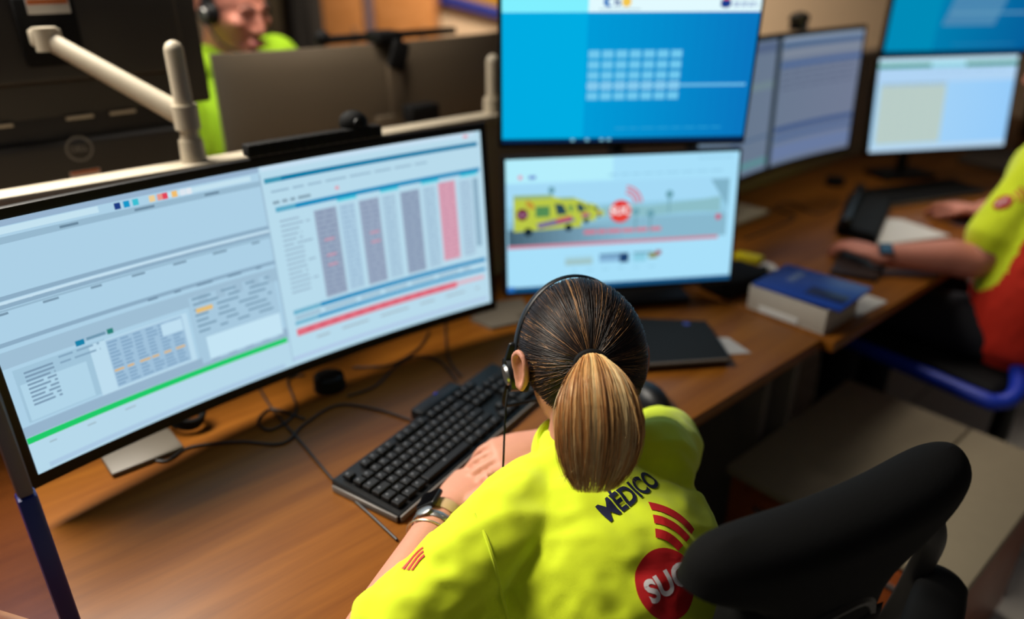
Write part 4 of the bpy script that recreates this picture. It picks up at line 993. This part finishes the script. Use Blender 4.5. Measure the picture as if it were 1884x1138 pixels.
def poly_tris(poly):
    b = new(); b.faces.new([b.verts.new((x, y, 0)) for x, y in poly]); bmesh.ops.triangulate(b, faces=b.faces); b.verts.index_update()
    r = ([(v.co.x, v.co.y) for v in b.verts], [tuple(v.index for v in f.verts) for f in b.faces]); b.free(); return r

# ---------------------------------------------------------------- the woman
woman = thing('person', (.19, .72, 0), 'woman with a blonde ponytail and yellow shirt, from behind, hands folded on the desk', 'person')
HC = V((.095, .897, .990)); yawh = math.radians(15)
HF = V((-math.sin(yawh), math.cos(yawh), -.30)).normalized(); HR = frame_rot(HF, V((.02, 0, 1)))
LS, LEb, LW_ = V((-.020, .712, .848)), V((-.175, .585, .772)), V((-.100, .845, .772))
RS, REb, RW_ = V((.203, .865, .842)), V((.245, .990, .785)), V((.056, .960, .812))
NB = V((.092, .836, .868))
bm = new(); head_shape(bm, HC, HR, 1.0); ear_shape(bm, HC, HR, .82, -1); ear_shape(bm, HC, HR, .82, 1)
loft(bm, [NB + V((0, -.01, -.05)), NB, HC + HR @ V((0, -.022, -.055)), HC + HR @ V((0, -.01, -.01))], [.062, .050, .048, .05], seg=24)
loft(bm, [LS, LS.lerp(LEb, .5), LEb, LEb.lerp(LW_, .25), LEb.lerp(LW_, .7), LW_], [.047, .044, .038, .039, .030, (.027, .021)], right=(0.94, -.34, 0), seg=22)
loft(bm, [RS, RS.lerp(REb, .5), REb, REb.lerp(RW_, .3), REb.lerp(RW_, .75), RW_], [.047, .043, .038, .038, .029, (.026, .021)], seg=22)
tl = hand_shape(bm, LW_, V((.055, .10, .004)), V((-.15, -.05, 1)), 1, (.30, .32, .36, .42), L=.168, thumb=(.75, .45, .25))
tr = hand_shape(bm, RW_, V((-.115, -.040, -.010)), V((-.1, -.25, 1)), -1, (.30, .34, .36, .40), L=.168, thumb=(.85, .40, .2))
bm = remesh(bm, .0028, 5, .5)
body = obj('body', bm, SKIN, woman, smooth=80)
NAIL = mat('pink_nail', (196, 96, 106), 0.25)
nails(tl[:4] + tr[:4], NAIL, body)
EYEW, IRIS, LIP, BROW = mat('eye_white', (225, 220, 215), 0.3), mat('iris_brown', (60, 38, 24), 0.3), mat('lip', (168, 84, 80), 0.5), mat('brow_hair', (50, 36, 28), 0.9)
def face_bits(c, R, s, parent, skin_m=SKIN2):
    for q in (-1, 1):
        o = V(c) + R @ V((q * .032 * s, .071 * s, -.002 * s)); bm = new(); ellip(bm, o, (.0125 * s,) * 3); ey = obj('eye', bm, EYEW, parent)
        bm = new(); ellip(bm, o + R @ V((0, .0098 * s, -.001)), (.0055 * s, .004 * s, .0055 * s), R); obj('iris', bm, IRIS, ey)
        tb = new(); ellip(tb, o, (.0136 * s,) * 3); bmesh.ops.bisect_plane(tb, geom=tb.verts[:] + tb.edges[:] + tb.faces[:], plane_co=o + R @ V((0, 0, -.003)), plane_no=R @ V((0, .35, 1)), clear_inner=True); obj('eyelid', tb, skin_m, parent)
        bm = new(); loft(bm, [V(c) + R @ V((q * x * s, y * s, z * s)) for x, y, z in ((.014, .095, .020), (.032, .092, .026), (.050, .078, .020))], [.003, .0036, .002], seg=8); obj('eyebrow', bm, BROW, parent)
    bm = new(); loft(bm, [V(c) + R @ V((x * s, y * s, -.070 * s)) for x, y in ((-.024, .090), (-.012, .0985), (0, .1005), (.012, .0985), (.024, .090))], [(.003, .003), (.005, .006), (.005, .0065), (.005, .006), (.003, .003)], seg=10); obj('lips', bm, LIP, parent)
face_bits(HC, HR, 1.0, body, SKIN)

# shirt
def knit_shirt(spine, rad, r, shoulders, voxel=.0065, smooth=5, extra=()):
    bm = new(); loft(bm, spine, rad, right=r, seg=40, k=8)
    for (nk, ac, el, fr, r0, r1) in shoulders:
        loft(bm, [nk, nk.lerp(ac, .6) + V((0, 0, .006)), ac, ac.lerp(el, fr * .5), ac.lerp(el, fr)], [(r0 * .95, r0 * .8), (r0 * 1.05, r0 * .85), r0, r1, r1 * 1.04], seg=30)
    for (p, q, a, b) in extra: loft(bm, [p, p.lerp(q, .5), q], [a, (a + b) / 2, b], seg=24)
    bm = remesh(bm, voxel, smooth)
    return bm
SPW = [V((.150, .690, .50)), V((.145, .700, .64)), V((.133, .735, .75)), V((.106, .785, .81)), V((.092, .836, .860))]
RDW = [(.172, .135), (.155, .128), (.160, .128), (.155, .098), (.070, .062)]
bm = knit_shirt(SPW, RDW, WR, [(NB + WR * -.05 + V((0, 0, -.02)), LS, LEb, .74, .053, .054), (NB + WR * .05 + V((0, 0, -.02)), RS, REb, .98, .057, .058)], extra=[(LS.lerp(LEb, .45), SPW[1] + WR * -.06, .050, .08), (RS.lerp(REb, .2), SPW[2] + WR * .06 + WF * .05, .055, .08)])
wrinkle(bm, .0036, (.3, -.5, .8), 15, .35); wrinkle(bm, .0026, WR * .8 + V((0, 0, -.5)), 26, .25, 4.0)
bmesh.ops.smooth_vert(bm, verts=bm.verts, factor=.5, use_axis_x=True, use_axis_y=True, use_axis_z=True)
bvh = BVHTree.FromBMesh(bm)
shirt = obj('shirt', bm, HIVIS, woman, smooth=80)
bm = new(); nd = (HC + HR @ V((0, -.022, -.06)) - NB).normalized(); cr, cf = WR, nd.cross(WR).normalized()
rg = [NB + nd * (.012 + .010 * math.sin(a)) + cr * .062 * math.cos(a) + WF * .062 * math.sin(a) for a in [2 * PI * i / 24 for i in range(25)]]
loft(bm, rg, [(.013, .006)] * 25, right=nd, seg=12, k=2); obj('collar', bm, HIVIS, shirt)
# seams on the shoulder
def seam(pix, r=.0018, m=None):
    pts = [h for h in (hit(bvh, x, y)[0] for x, y in pix) if h is not None]
    if len(pts) > 2: bm = new(); tube(bm, pts, r, 6, 6); obj('seam', bm, m or HIVIS, shirt)
seam([(872, 945), (893, 985), (908, 1030), (920, 1080), (930, 1120), (934, 1136)], .0022)
# printing
def art(a_px, b_px):
    a, n1 = hit(bvh, *a_px); b, n2 = hit(bvh, *b_px)
    x = (b - a).normalized(); n = ((n1 + n2) / 2); n = (n - x * n.dot(x)).normalized(); y = n.cross(x); return a, b, x, y
try:
    a, b, x, y = art((1114, 945), (1200, 882)); L_ = (b - a).length
    vs, fs = glyphs('MÉDICO', 1.0, .032); w = max(v[0] for v in vs) - min(v[0] for v in vs); k = L_ * 1.10 / w
    decal(bvh, (a + b) / 2, x, y, ([(p * k, q * k * 1.2) for p, q in vs], fs), .0014, 'lettering', PRINTNAVY, shirt, 'navy lettering across the upper back')
    c, n = hit(bvh, 1228, 1073); a, b, x, y = art((1192, 1093), (1262, 1052)); R_ = .0405
    e1 = decal(bvh, c, x, y, poly_tris(disc_poly(0, 0, R_, 48)), .0014, 'emblem', PRINTRED, shirt, 'round red emblem with white letters')
    vs, fs = glyphs('SUC', 1.0, .035); w = max(v[0] for v in vs) - min(v[0] for v in vs); k = R_ * 1.5 / w
    decal(bvh, c, x, y, ([(p * k, q * k * 1.1) for p, q in vs], fs), .0022, 'emblem_letters', PRINTWHITE, e1)
    for i in range(3):
        decal(bvh, c, x, y, poly_tris(arc_poly(-.006, .018, .039 + .0175 * i, .050 + .0175 * i, math.radians(12), math.radians(58))), .0014, 'signal_arc', PRINTRED, shirt)
    a, b, x, y = art((742, 1052), (778, 1012))
    c = (a + b) / 2
    for i in range(3):
        o_ = decal(bvh, c, x, y, poly_tris(arc_poly(.002, -.032, .024 + .0065 * i, .0272 + .0065 * i, math.radians(64), math.radians(114))), .0014, 'sleeve_arc', PRINTRED, shirt)
        decal(bvh, c, x, y, poly_tris(arc_poly(.002, -.032, .0282 + .0065 * i, .0294 + .0065 * i, math.radians(64), math.radians(114))), .0014, 'sleeve_arc_edge', PRINTORANGE, o_ or shirt)
except Exception as ex:
    print('decal failed', ex)
# trousers and shoes under the desk
def trousers(name, hipc, r, f, knee, ankle, parent, hw=.095, m=TROUSER, extra=()):
    bm = new(); ellip(bm, hipc, (.17, .13, .10), basis((0, 0, 0), r, f, EZ))
    for s in (-1, 1):
        hp = hipc + r * hw * s
        kn = knee[0] if s < 0 else knee[1]; an = ankle[0] if s < 0 else ankle[1]
        loft(bm, [hp, hp.lerp(kn, .5), kn, kn.lerp(an, .5), an], [.088, .078, .064, .055, .05], seg=20)
    bm = remesh(bm, .011, 4); o = obj(name, bm, m, parent, smooth=80)
    for s, an in ((-1, ankle[0]), (1, ankle[1])):
        bm = new(); loft(bm, [an + V((0, 0, .0)) - f * .02, V((an.x, an.y, .04)) - f * .02, V((an.x, an.y, .038)) + f * .08, V((an.x, an.y, .03)) + f * .16], [.042, (.04, .04), (.042, .034), (.034, .024)], right=r, seg=16); obj('shoe', bm, BLACKM, parent)
    return o
hw_ = V((.175, .70, .535))
trousers('trousers', hw_, WR, WF, [hw_ + WF * .40 - WR * .12 + V((0, 0, .0)), hw_ + WF * .40 + WR * .10], [V((-.05, .98, .11)) , V((.14, 1.10, .11))], woman)

# hair: cap, strands drawn back to the tie, pony tail
CR = (.0835, .104, .102)
cap_c = HC + HR @ V((0, -.006, .014))
def cap_pt(dv, lift=0.0):
    d = V(dv).normalized(); q = 1 / math.sqrt((d.x / CR[0]) ** 2 + (d.y / CR[1]) ** 2 + (d.z / CR[2]) ** 2)
    return cap_c + HR @ (d * (q + lift))
HRi = HR.to_3x3().inverted()
tie_w = atd(1089, 670, .905); tie_d = (HRi @ (tie_w - cap_c)).normalized()
def hairline(th):
    """start direction on the hairline, th 0 = forehead, going round by the right side to the nape"""
    c, s = math.cos(th), math.sin(th)
    z = .30 * c + (.28 if c > 0 else 0) * c - .30 * (1 - c) * .5 - .50 * max(0, -c + .15)
    return V((s * .95, c, z)).normalized()
dk_h = mat('dark_brown_hair', (34, 25, 22), 0.42, var=.2, scale=200); md_h = mat('brown_hair', (130, 92, 56), 0.4, var=.2, scale=200)
bl_h = mat('blonde_hair', (236, 184, 116), 0.38, var=.15, scale=200); lb_h = mat('light_blonde_hair', (250, 216, 158), 0.36, var=.15, scale=200); ab_h = mat('auburn_blonde_hair', (196, 136, 78), 0.42, var=.2, scale=200)
# cap surface: fan from the tie to the hairline
bm = new(); N, K = 72, 22; rows = []
for i in range(K + 1):
    row = []
    for j in range(N):
        e = hairline(2 * PI * j / N); ang = tie_d.angle(e); ax = tie_d.cross(e)
        ax = ax.normalized() if ax.length > 1e-6 else V((1, 0, 0))
        d = Matrix.Rotation(ang * (i / K), 3, ax) @ tie_d
        row.append(bm.verts.new(cap_pt(d, -.004 if i == K else 0)))
    rows.append(row)
for A, B in zip(rows[1:], rows[2:]):
    for j in range(N): bm.faces.new((A[j], A[(j + 1) % N], B[(j + 1) % N], B[j]))
bm.faces.new(rows[1][::-1]); bmesh.ops.remove_doubles(bm, verts=bm.verts, dist=1e-6); bmesh.ops.recalc_face_normals(bm, faces=bm.faces)
hair = obj('hair', bm, dk_h, woman, smooth=80)
def strands(name, lines, mats, parent, r=.00042):
    """many fine three-sided hairs in one mesh; lines = [(points, material index, thickness)]"""
    vs, fs, mi = [], [], []; org = origin(parent)
    for pts, m_, th in lines:
        b = len(vs); n = len(pts)
        for i, p in enumerate(pts):
            t_ = (pts[min(n - 1, i + 1)] - pts[max(0, i - 1)]).normalized(); x = (t_.orthogonal() if i == 0 else xp - t_ * xp.dot(t_)).normalized(); xp = x; y = t_.cross(x)
            rr = r * th * (1 if i < n - 2 else (.6 if i == n - 2 else .2))
            for k in range(3): vs.append(p + x * rr * math.cos(2.094 * k) + y * rr * math.sin(2.094 * k) - org)
        for i in range(n - 1):
            for k in range(3): fs.append((b + 3 * i + k, b + 3 * i + (k + 1) % 3, b + 3 * i + 3 + (k + 1) % 3, b + 3 * i + 3 + k)); mi.append(m_)
    me = bpy.data.meshes.new(name); me.from_pydata(vs, [], fs)
    for mm in mats: me.materials.append(mm)
    me.polygons.foreach_set('material_index', mi); me.polygons.foreach_set('use_smooth', [True] * len(fs))
    o = bpy.data.objects.new(name, me); COL.objects.link(o); o.parent = parent; return o
rnd = random.Random(5); lines = []
for i in range(3400):
    th = rnd.uniform(0, 2 * PI); e = hairline(th); 
    ang = tie_d.angle(e); ax = tie_d.cross(e).normalized(); s0 = rnd.uniform(.35, 1.0) if rnd.random() < .5 else rnd.uniform(.88, 1.0)
    lift = .0004 + .0022 * rnd.random(); wob = rnd.gauss(0, .05); pts = []
    cl = noise.noise(V((math.cos(th) * 5, math.sin(th) * 5, 2.0)))     # streaks run in locks
    for q in range(13):
        f = s0 * (1 - q / 12) + .03 * (q / 12)
        d = Matrix.Rotation(ang * f, 3, ax) @ tie_d
        d = Matrix.Rotation(wob * math.sin(PI * q / 12) * .5, 3, tie_d) @ d
        pts.append(cap_pt(d, lift + .002 * math.sin(PI * q / 12) * rnd.random() - (.0012 if q == 0 else 0)))
    side = abs(math.sin(th)); x = rnd.random() + cl * .55
    x -= .16 * (1 - side); m_ = 0 if x < .66 else (1 if x < .84 else (2 if x < 1.05 else 3))
    lines.append((pts, m_, rnd.uniform(.7, 1.2)))
strands('hair_strands', lines, [dk_h, mat('chestnut_hair', (88, 62, 42), 0.42, var=.2, scale=200), mat('honey_hair', (168, 124, 80), 0.4, var=.2, scale=200), mat('pale_honey_hair', (196, 156, 108), 0.4, var=.2, scale=200)], hair)
# pony tail
tie_p = cap_pt(tie_d, .006); outw = (HR @ tie_d).normalized()
pl0 = tie_p; Lr = V((math.cos(.10), math.sin(.10), 0))
te = atd(1092, 912, .866); b0, b1, b2, b3 = pl0 - outw * .008, pl0 + outw * .055 + V((0, 0, .004)), te + V((.006, -.006, .11)), te
tail = [b0 * (1 - f) ** 3 + b1 * 3 * f * (1 - f) ** 2 + b2 * 3 * f * f * (1 - f) + b3 * f ** 3 for f in [i / 11 for i in range(12)]]
tr_ = [(.016, .013), (.0175, .015), (.021, .018), (.027, .021), (.034, .023), (.0395, .024), (.043, .024), (.044, .023), (.042, .021), (.037, .018), (.028, .013), (.014, .007)]
bm = new(); loft(bm, tail[:10], [(a * (.86 if i < 8 else .7), b * .75) for i, (a, b) in enumerate(tr_[:10])], right=Lr, seg=28, k=4)
pony = obj('ponytail', bm, ab_h, woman, smooth=80)
TP = cat(tail, 4); TR = cat([V((a, b, 0)) for a, b in tr_], 4); lines = []
for i in range(4200):
    a = rnd.uniform(0, 2 * PI); q = math.sqrt(rnd.uniform(.55, 1.0)); cx2, cy2 = q * math.cos(a), q * math.sin(a); end = 1 - abs(rnd.gauss(0, .09)); tw = rnd.gauss(0, .12); bow = rnd.gauss(0, .07); wv = abs(rnd.gauss(0, .0022))
    n = len(TP); pts = []
    M_ = max(6, int((n - 1) * max(.45, end)))
    for j in range(0, M_ + 1, 3):
        f = j / (n - 1); t_ = (TP[min(n - 1, j + 1)] - TP[max(0, j - 1)]).normalized(); x = (Lr - t_ * Lr.dot(t_)).normalized(); y = t_.cross(x)
        w = 1 + (.10 * f) + bow * math.sin(PI * f); u = cx2 * w + tw * f * (1 if f > .2 else f * 5)
        pts.append(TP[j] + x * TR[j].x * u + y * TR[j].y * cy2 * w + (x * wv * math.sin(f * 9 + a) + y * wv * .6 * math.cos(f * 7 + a * 2)) * f)
    if pts[-1].z > tail[-1].z + .02 and rnd.random() < .15: pts.append(pts[-1] + V((rnd.gauss(0, .006), rnd.gauss(0, .004), -.012)))
    lk = noise.noise(V((cx2 * 3.2, cy2 * 3.2, 7.0))); x = rnd.random() * .7 + .3 + lk * .8
    m_ = 0 if x < .22 else (1 if x < .52 else (2 if x < .86 else 3))
    lines.append((pts, m_, rnd.uniform(.7, 1.25)))
strands('ponytail_strands', lines, [md_h, ab_h, bl_h, lb_h], pony)
bm = new(); t_ = outw; x = Lr - t_ * Lr.dot(t_); x.normalize(); y = t_.cross(x)
loft(bm, [pl0 + outw * .004 + x * .0185 * math.cos(a) + y * .0145 * math.sin(a) for a in [2 * PI * i / 24 for i in range(25)]], [(.0065, .0045)] * 25, right=outw, seg=10, k=2)
obj('hair_tie', bm, BLACKM, woman)

# headset
def headset(name, c, R, label, s=1.0, cup_m=None, mic_side=-1, band_y=.022, rx=.088, rz=.112):
    t = thing(name, c, label, 'headset'); bm = new(); P = lambda x, y, z: V(c) + R @ V((x * s, y * s, z * s))
    pts = [P(rx * math.sin(a), band_y - .004 * math.cos(a), .008 + rz * math.cos(a)) for a in [(-1.62 + 3.24 * i / 20) for i in range(21)]]
    loft(bm, pts, [(.0075 * s, .0022 * s)] * 21, right=R @ V((0, 1, 0)), seg=10, k=2); obj('headband', bm, BLACK, t)
    for q in (-1, 1):
        bm = new(); cyl(bm, P(q * .078, band_y + .012, -.012), P(q * .098, band_y + .012, -.014), .027 * s, .024 * s); cp = obj('ear_cup', bm, BLACK, t)
        bm = new(); cyl(bm, P(q * .0975, band_y + .012, -.014), P(q * .101, band_y + .012, -.0145), .016 * s, .014 * s); obj('cup_cap', bm, cup_m or SILVER, cp)
        bm = new(); cyl(bm, P(q * .072, band_y + .012, -.012), P(q * .080, band_y + .012, -.012), .029 * s, .029 * s); obj('ear_cushion', bm, BLACKM, cp)
        bm = new(); loft(bm, [P(q * .089, band_y, .03), P(q * .096, band_y + .008, .004)], [(.007 * s, .004 * s)] * 2, seg=8); obj('slider', bm, BLACK, t)
    bm = new(); tube(bm, [P(mic_side * .098, band_y + .014, -.028), P(mic_side * .095, .075, -.068), P(mic_side * .06, .118, -.082), P(mic_side * .028, .125, -.082)], .0028 * s); ellip(bm, P(mic_side * .024, .125, -.082), (.008, .007, .007)); obj('microphone_boom', bm, BLACKM, t)
    return t
hs = headset('headset', HC, HR, 'black headset over the ponytailed woman\'s hair with a thin cord')
bm = new(); p0 = HC + HR @ V((-.097, .035, -.036)); tube(bm, [p0, atd(931, 745, 1.03), atd(928, 800, 1.03), atd(926, 850, 1.03), at(922, 895, .78)], .0015, 8, 8); obj('cord', bm, BLACKM, hs)

# watch and bracelets on her left wrist
ax = (LW_ - LEb).normalized(); up_ = V((0, 0, 1)); lat = ax.cross(up_).normalized(); upv = lat.cross(ax)
def band(c, ra, rb, w, th, m, parent, name):
    bm = new(); loft(bm, [c + lat * ra * math.cos(a) + upv * rb * math.sin(a) for a in [2 * PI * i / 28 for i in range(29)]], [(w / 2, th)] * 29, right=ax, seg=8, k=1, smooth=False)
    return obj(name, bm, m, parent)
wc = LEb.lerp(LW_, .97)
t = thing('wristwatch', wc, 'smartwatch with a cream strap on the woman\'s left wrist', 'watch')
band(wc, .0295, .0245, .020, .0016, mat('cream_strap', (196, 164, 120), 0.6), t, 'strap')
bm = new(); nrm = (upv * .75 - lat * .55).normalized(); rbox(bm, (.036, .034, .009), basis(wc + nrm * .0285, nrm.cross(ax), ax, nrm), .005, 3); cs = obj('case', bm, BLACK, t)
bm = new(); rbox(bm, (.030, .028, .001), basis(wc + nrm * .0335, nrm.cross(ax), ax, nrm), .0004, 1); obj('display', bm, mat('black_glass', (8, 8, 10), 0.1), cs)
wc2 = LEb.lerp(LW_, .87); t = thing('bracelet', wc2, 'wide silver bracelet with a bright plate behind the smartwatch', 'bracelet')
band(wc2, .0320, .0272, .012, .0016, SILVER, t, 'band')
bm = new(); nrm = (upv * .8 - lat * .45).normalized(); ellip(bm, wc2 + nrm * .0300, (.014, .010, .003), basis((0, 0, 0), nrm.cross(ax), ax, nrm)); obj('plate', bm, SILVER, t)
wc3 = LEb.lerp(LW_, .80); t = thing('bangle', wc3, 'thin pale bangle nearest the woman\'s elbow', 'bracelet')
band(wc3, .0335, .0285, .0035, .0016, mat('pale_gold', (214, 196, 160), 0.25, metal=.8), t, 'ring')

# ---------------------------------------------------------------- the man across the partition
MF = (-EN + EE * .25).normalized(); MR = MF.cross(EZ)
man = thing('person', V((-.62, 2.30, 0)), 'man in a yellow shirt and headset looking down, behind the wide brown monitor back', 'person')
eye = atd(463, 24, 2.0)
HM = frame_rot((MF + V((0.10, 0, -.26))).normalized(), EZ); HCm = eye - HM @ V((0.0, .075, .0))
NBm = HCm + V((0, 0, -.135)) - MF * .07
RSm, LSm = NBm + MR * .185 + V((0, 0, -.025)), NBm - MR * .185 + V((0, 0, -.03))
bm = new(); head_shape(bm, HCm, HM, 1.06, True); ear_shape(bm, HCm, HM, 1.06, -1); ear_shape(bm, HCm, HM, 1.06, 1)
loft(bm, [NBm + V((0, 0, -.06)), NBm, HCm + HM @ V((0, -.02, -.05))], [.075, .060, .058], seg=20)
ebR, ebL = RSm + V((.02, -.06, -.27)), LSm + V((.06, -.06, -.27))
wrR, wrL = V((ebR.x, ebR.y, .775)) + MF * .24 - MR * .05, V((ebL.x, ebL.y, .775)) + MF * .24 + MR * .05
for s_, e_, w_, sd in ((RSm, ebR, wrR, 1), (LSm, ebL, wrL, -1)):
    loft(bm, [s_, s_.lerp(e_, .5), e_, e_.lerp(w_, .4), w_], [.055, .05, .044, .042, (.03, .024)], seg=18)
    hand_shape(bm, w_, (w_ - e_) * V((1, 1, 0)) + V((0, 0, .001)), EZ, -sd, (.2, .22, .25, .3), L=.19)
bm = remesh(bm, .0042, 4); mb = obj('body', bm, SKIN2, man, smooth=80)
face_bits(HCm, HM, 1.06, mb)
bm = new(); tb = new(); ellip(tb, HCm + HM @ V((0, -.014, .030)), (.083, .104, .094), HM, seg=32)
pl = HCm + HM @ V((0, .030, .045)); bmesh.ops.bisect_plane(tb, geom=tb.verts[:] + tb.edges[:] + tb.faces[:], plane_co=pl, plane_no=HM @ V((0, .8, -.6)), clear_outer=True)
merge(bm, tb); obj('hair', bm, mat('short_dark_hair', (48, 40, 36), 0.8), man, smooth=80)
hipm = V((NBm.x, NBm.y, .60)) - MF * .08
bm = knit_shirt([hipm, hipm + V((0, 0, .2)), NBm + V((0, 0, -.25)) - MF * .01, NBm + V((0, 0, -.1)), NBm + V((0, 0, -.02))], [(.19, .14), (.185, .135), (.20, .13), (.18, .105), (.082, .072)], MR,
                [(NBm + MR * .06 + V((0, 0, -.025)), RSm, ebR, .75, .068, .076), (NBm - MR * .06 + V((0, 0, -.025)), LSm, ebL, .75, .068, .076)], voxel=.010)
wrinkle(bm, .003, (0, 0, 1), 16, .4, 2.0)
ms = obj('shirt', bm, mat('lime_knit', (160, 206, 24), 0.85, var=.04), man, smooth=80)
trousers('trousers', hipm, MR, MF, [hipm + MF * .42 - MR * .12, hipm + MF * .42 + MR * .12], [hipm + MF * .40 - MR * .12 + V((0, 0, -.5)), hipm + MF * .40 + MR * .12 + V((0, 0, -.5))], man)
t = headset('headset', HCm, HM, 'black headset with a silver ear cup on the man across the partition', 1.06, mic_side=1, band_y=-.002)
st = V((hipm.x, hipm.y, 0)); t = thing('stool', st, 'black chair under the man across the partition', 'chair')
bm = new(); rbox(bm, (.46, .46, .07), T(st + V((0, 0, .465))) @ RZ(math.atan2(MR.y, MR.x)), .03, 3); obj('seat', bm, BLACKM, t); star_base(t, st, .27, .2, BLACK, zc=.44)

# ---------------------------------------------------------------- the colleague at the right
col = thing('person', V((1.40, 1.80, 0)), 'colleague with forearms on the desk at the right edge, in a yellow and red shirt', 'person')
KF = EN.copy(); KR = EE.copy()
sL, eL, wL = V((1.37, 1.855, 1.05)), V((1.215, 1.79, .795)), at(1618, 470, .785)
sR = sL + KR * .36; eR = sR + V((-.02, .14, -.24)); wR = at(1800, 388, .79)
NBk = (sL + sR) / 2 + V((0, 0, .05)); hipk = V((1.385, 1.79, .60)); HCk = NBk + KF * .05 + V((0, 0, .15)); HK = frame_rot((KF + V((0, 0, -.2))).normalized(), EZ)
bm = new(); head_shape(bm, HCk, HK, 1.04, True); ear_shape(bm, HCk, HK, 1.04, -1); ear_shape(bm, HCk, HK, 1.04, 1); loft(bm, [NBk + V((0, 0, -.05)), NBk, HCk + HK @ V((0, -.02, -.05))], [.072, .056, .055], seg=20)
loft(bm, [sL, sL.lerp(eL, .5), eL, eL.lerp(wL, .3), eL.lerp(wL, .7), wL], [.055, .05, .046, .046, .036, (.030, .024)], seg=20)
loft(bm, [sR, sR.lerp(eR, .5), eR, eR.lerp(wR, .4), wR], [.055, .05, .044, .040, (.029, .023)], seg=18)
hL = at(1535, 440, .785); tk = hand_shape(bm, wL, (hL - wL), V((.05, -.1, 1)), 1, (.28, .32, .36, .4), L=.175, thumb=(.8, .45, -.1))
hR = at(1752, 378, .785); hand_shape(bm, wR, (hR - wR), EZ, -1, (.30, .32, .34, .4), L=.172)
bm = remesh(bm, .0036, 4); kb = obj('body', bm, SKIN2, col, smooth=80)
face_bits(HCk, HK, 1.04, kb)
bm = new(); ellip(bm, HCk + HK @ V((0, -.016, .026)), (.082, .100, .092), HK, seg=28); obj('hair', bm, _m['short_dark_hair'], col, smooth=80)
bm = knit_shirt([hipk, hipk + V((.01, .01, .14)), hipk.lerp(NBk, .6), NBk + V((0, 0, -.10)), NBk + V((0, 0, -.02))], [(.19, .14), (.19, .14), (.20, .13), (.18, .10), (.08, .07)], KR,
                [(NBk - KR * .06 + V((0, 0, -.025)), sL, eL, .80, .064, .064), (NBk + KR * .06 + V((0, 0, -.025)), sR, eR, .80, .066, .072)], voxel=.0085)
wrinkle(bm, .003, (0.2, 0, 1), 18, .4, 7.0)
bmesh.ops.bisect_plane(bm, geom=bm.verts[:] + bm.edges[:] + bm.faces[:], plane_co=(0, 0, .93), plane_no=(0, 0, 1)); bmesh.ops.triangulate(bm, faces=[f for f in bm.faces if len(f.verts) > 4])
bvh2 = BVHTree.FromBMesh(bm)
def segd(p, a, b):
    d = b - a; t_ = max(0, min(1, (p - a).dot(d) / d.dot(d))); return (p - a - d * t_).length
for f in bm.faces: f.material_index = 1 if f.calc_center_median().z < .93 and segd(f.calc_center_median(), sL, eL) > .085 and segd(f.calc_center_median(), sR, eR) > .085 else 0
ks = obj('shirt', bm, [HIVIS, HIRED], col, smooth=80)
def hit2(x, y): return bvh2.ray_cast(CAM, ray(x, y).normalized())[:2]
a, n_ = hit2(1845, 372); 
if a is not None:
    x = (ray(1870, 362).normalized() - ray(1845, 372).normalized()); x = (x - n_ * x.dot(n_)).normalized(); y = n_.cross(x)
    e1 = decal(bvh2, a, x, y, poly_tris(disc_poly(0, 0, .023, 32, .018)), .0022, 'sleeve_emblem', PRINTRED, ks, 'small round red emblem')
    vs, fs = glyphs('SUC', .015, .0005); decal(bvh2, a, x, y, (vs, fs), .0034, 'emblem_letters', PRINTWHITE, e1 or ks)
    for i in range(3): decal(bvh2, a, x, y, poly_tris(arc_poly(0, 0, .030 + .009 * i, .0345 + .009 * i, -.45, .45)), .0022, 'sleeve_arc', PRINTRED if i == 2 else PRINTORANGE, ks)
trousers('trousers', hipk, KR, KF, [V((1.02, 2.02, .585)), V((1.22, 2.18, .585))], [V((1.02, 2.0, .11)), V((1.22, 2.16, .11))], col)
bm = new(); ellip(bm, at(1806, 510, .70), (.035, .03, .035)); wrinkle(bm, .004, (0, 0, 1), 60, .6); obj('pocket_cloth', bm, WHITE, col, label='white cloth at the waist')
wcp = eL.lerp(wL, .97); t = thing('wristwatch', wcp, 'watch with a blue dial on the colleague\'s wrist at the right', 'watch')
ax = (wL - eL).normalized(); lat = ax.cross(EZ).normalized(); upv = lat.cross(ax)
band(wcp, .0325, .0265, .018, .0018, BLACKM, t, 'strap')
vd = (CAM - wcp).normalized(); nrm = (vd - ax * vd.dot(ax)).normalized() * .5 + upv * .5; nrm = (nrm - ax * nrm.dot(ax)).normalized()
bm = new(); rbox(bm, (.036, .036, .009), basis(wcp + nrm * .031, nrm.cross(ax), ax, nrm), .005, 3); cs = obj('case', bm, BLACK, t)
bm = new(); rbox(bm, (.028, .028, .001), basis(wcp + nrm * .036, nrm.cross(ax), ax, nrm), .0004, 1); obj('dial', bm, mat('blue_dial', (70, 110, 140), 0.2), cs)
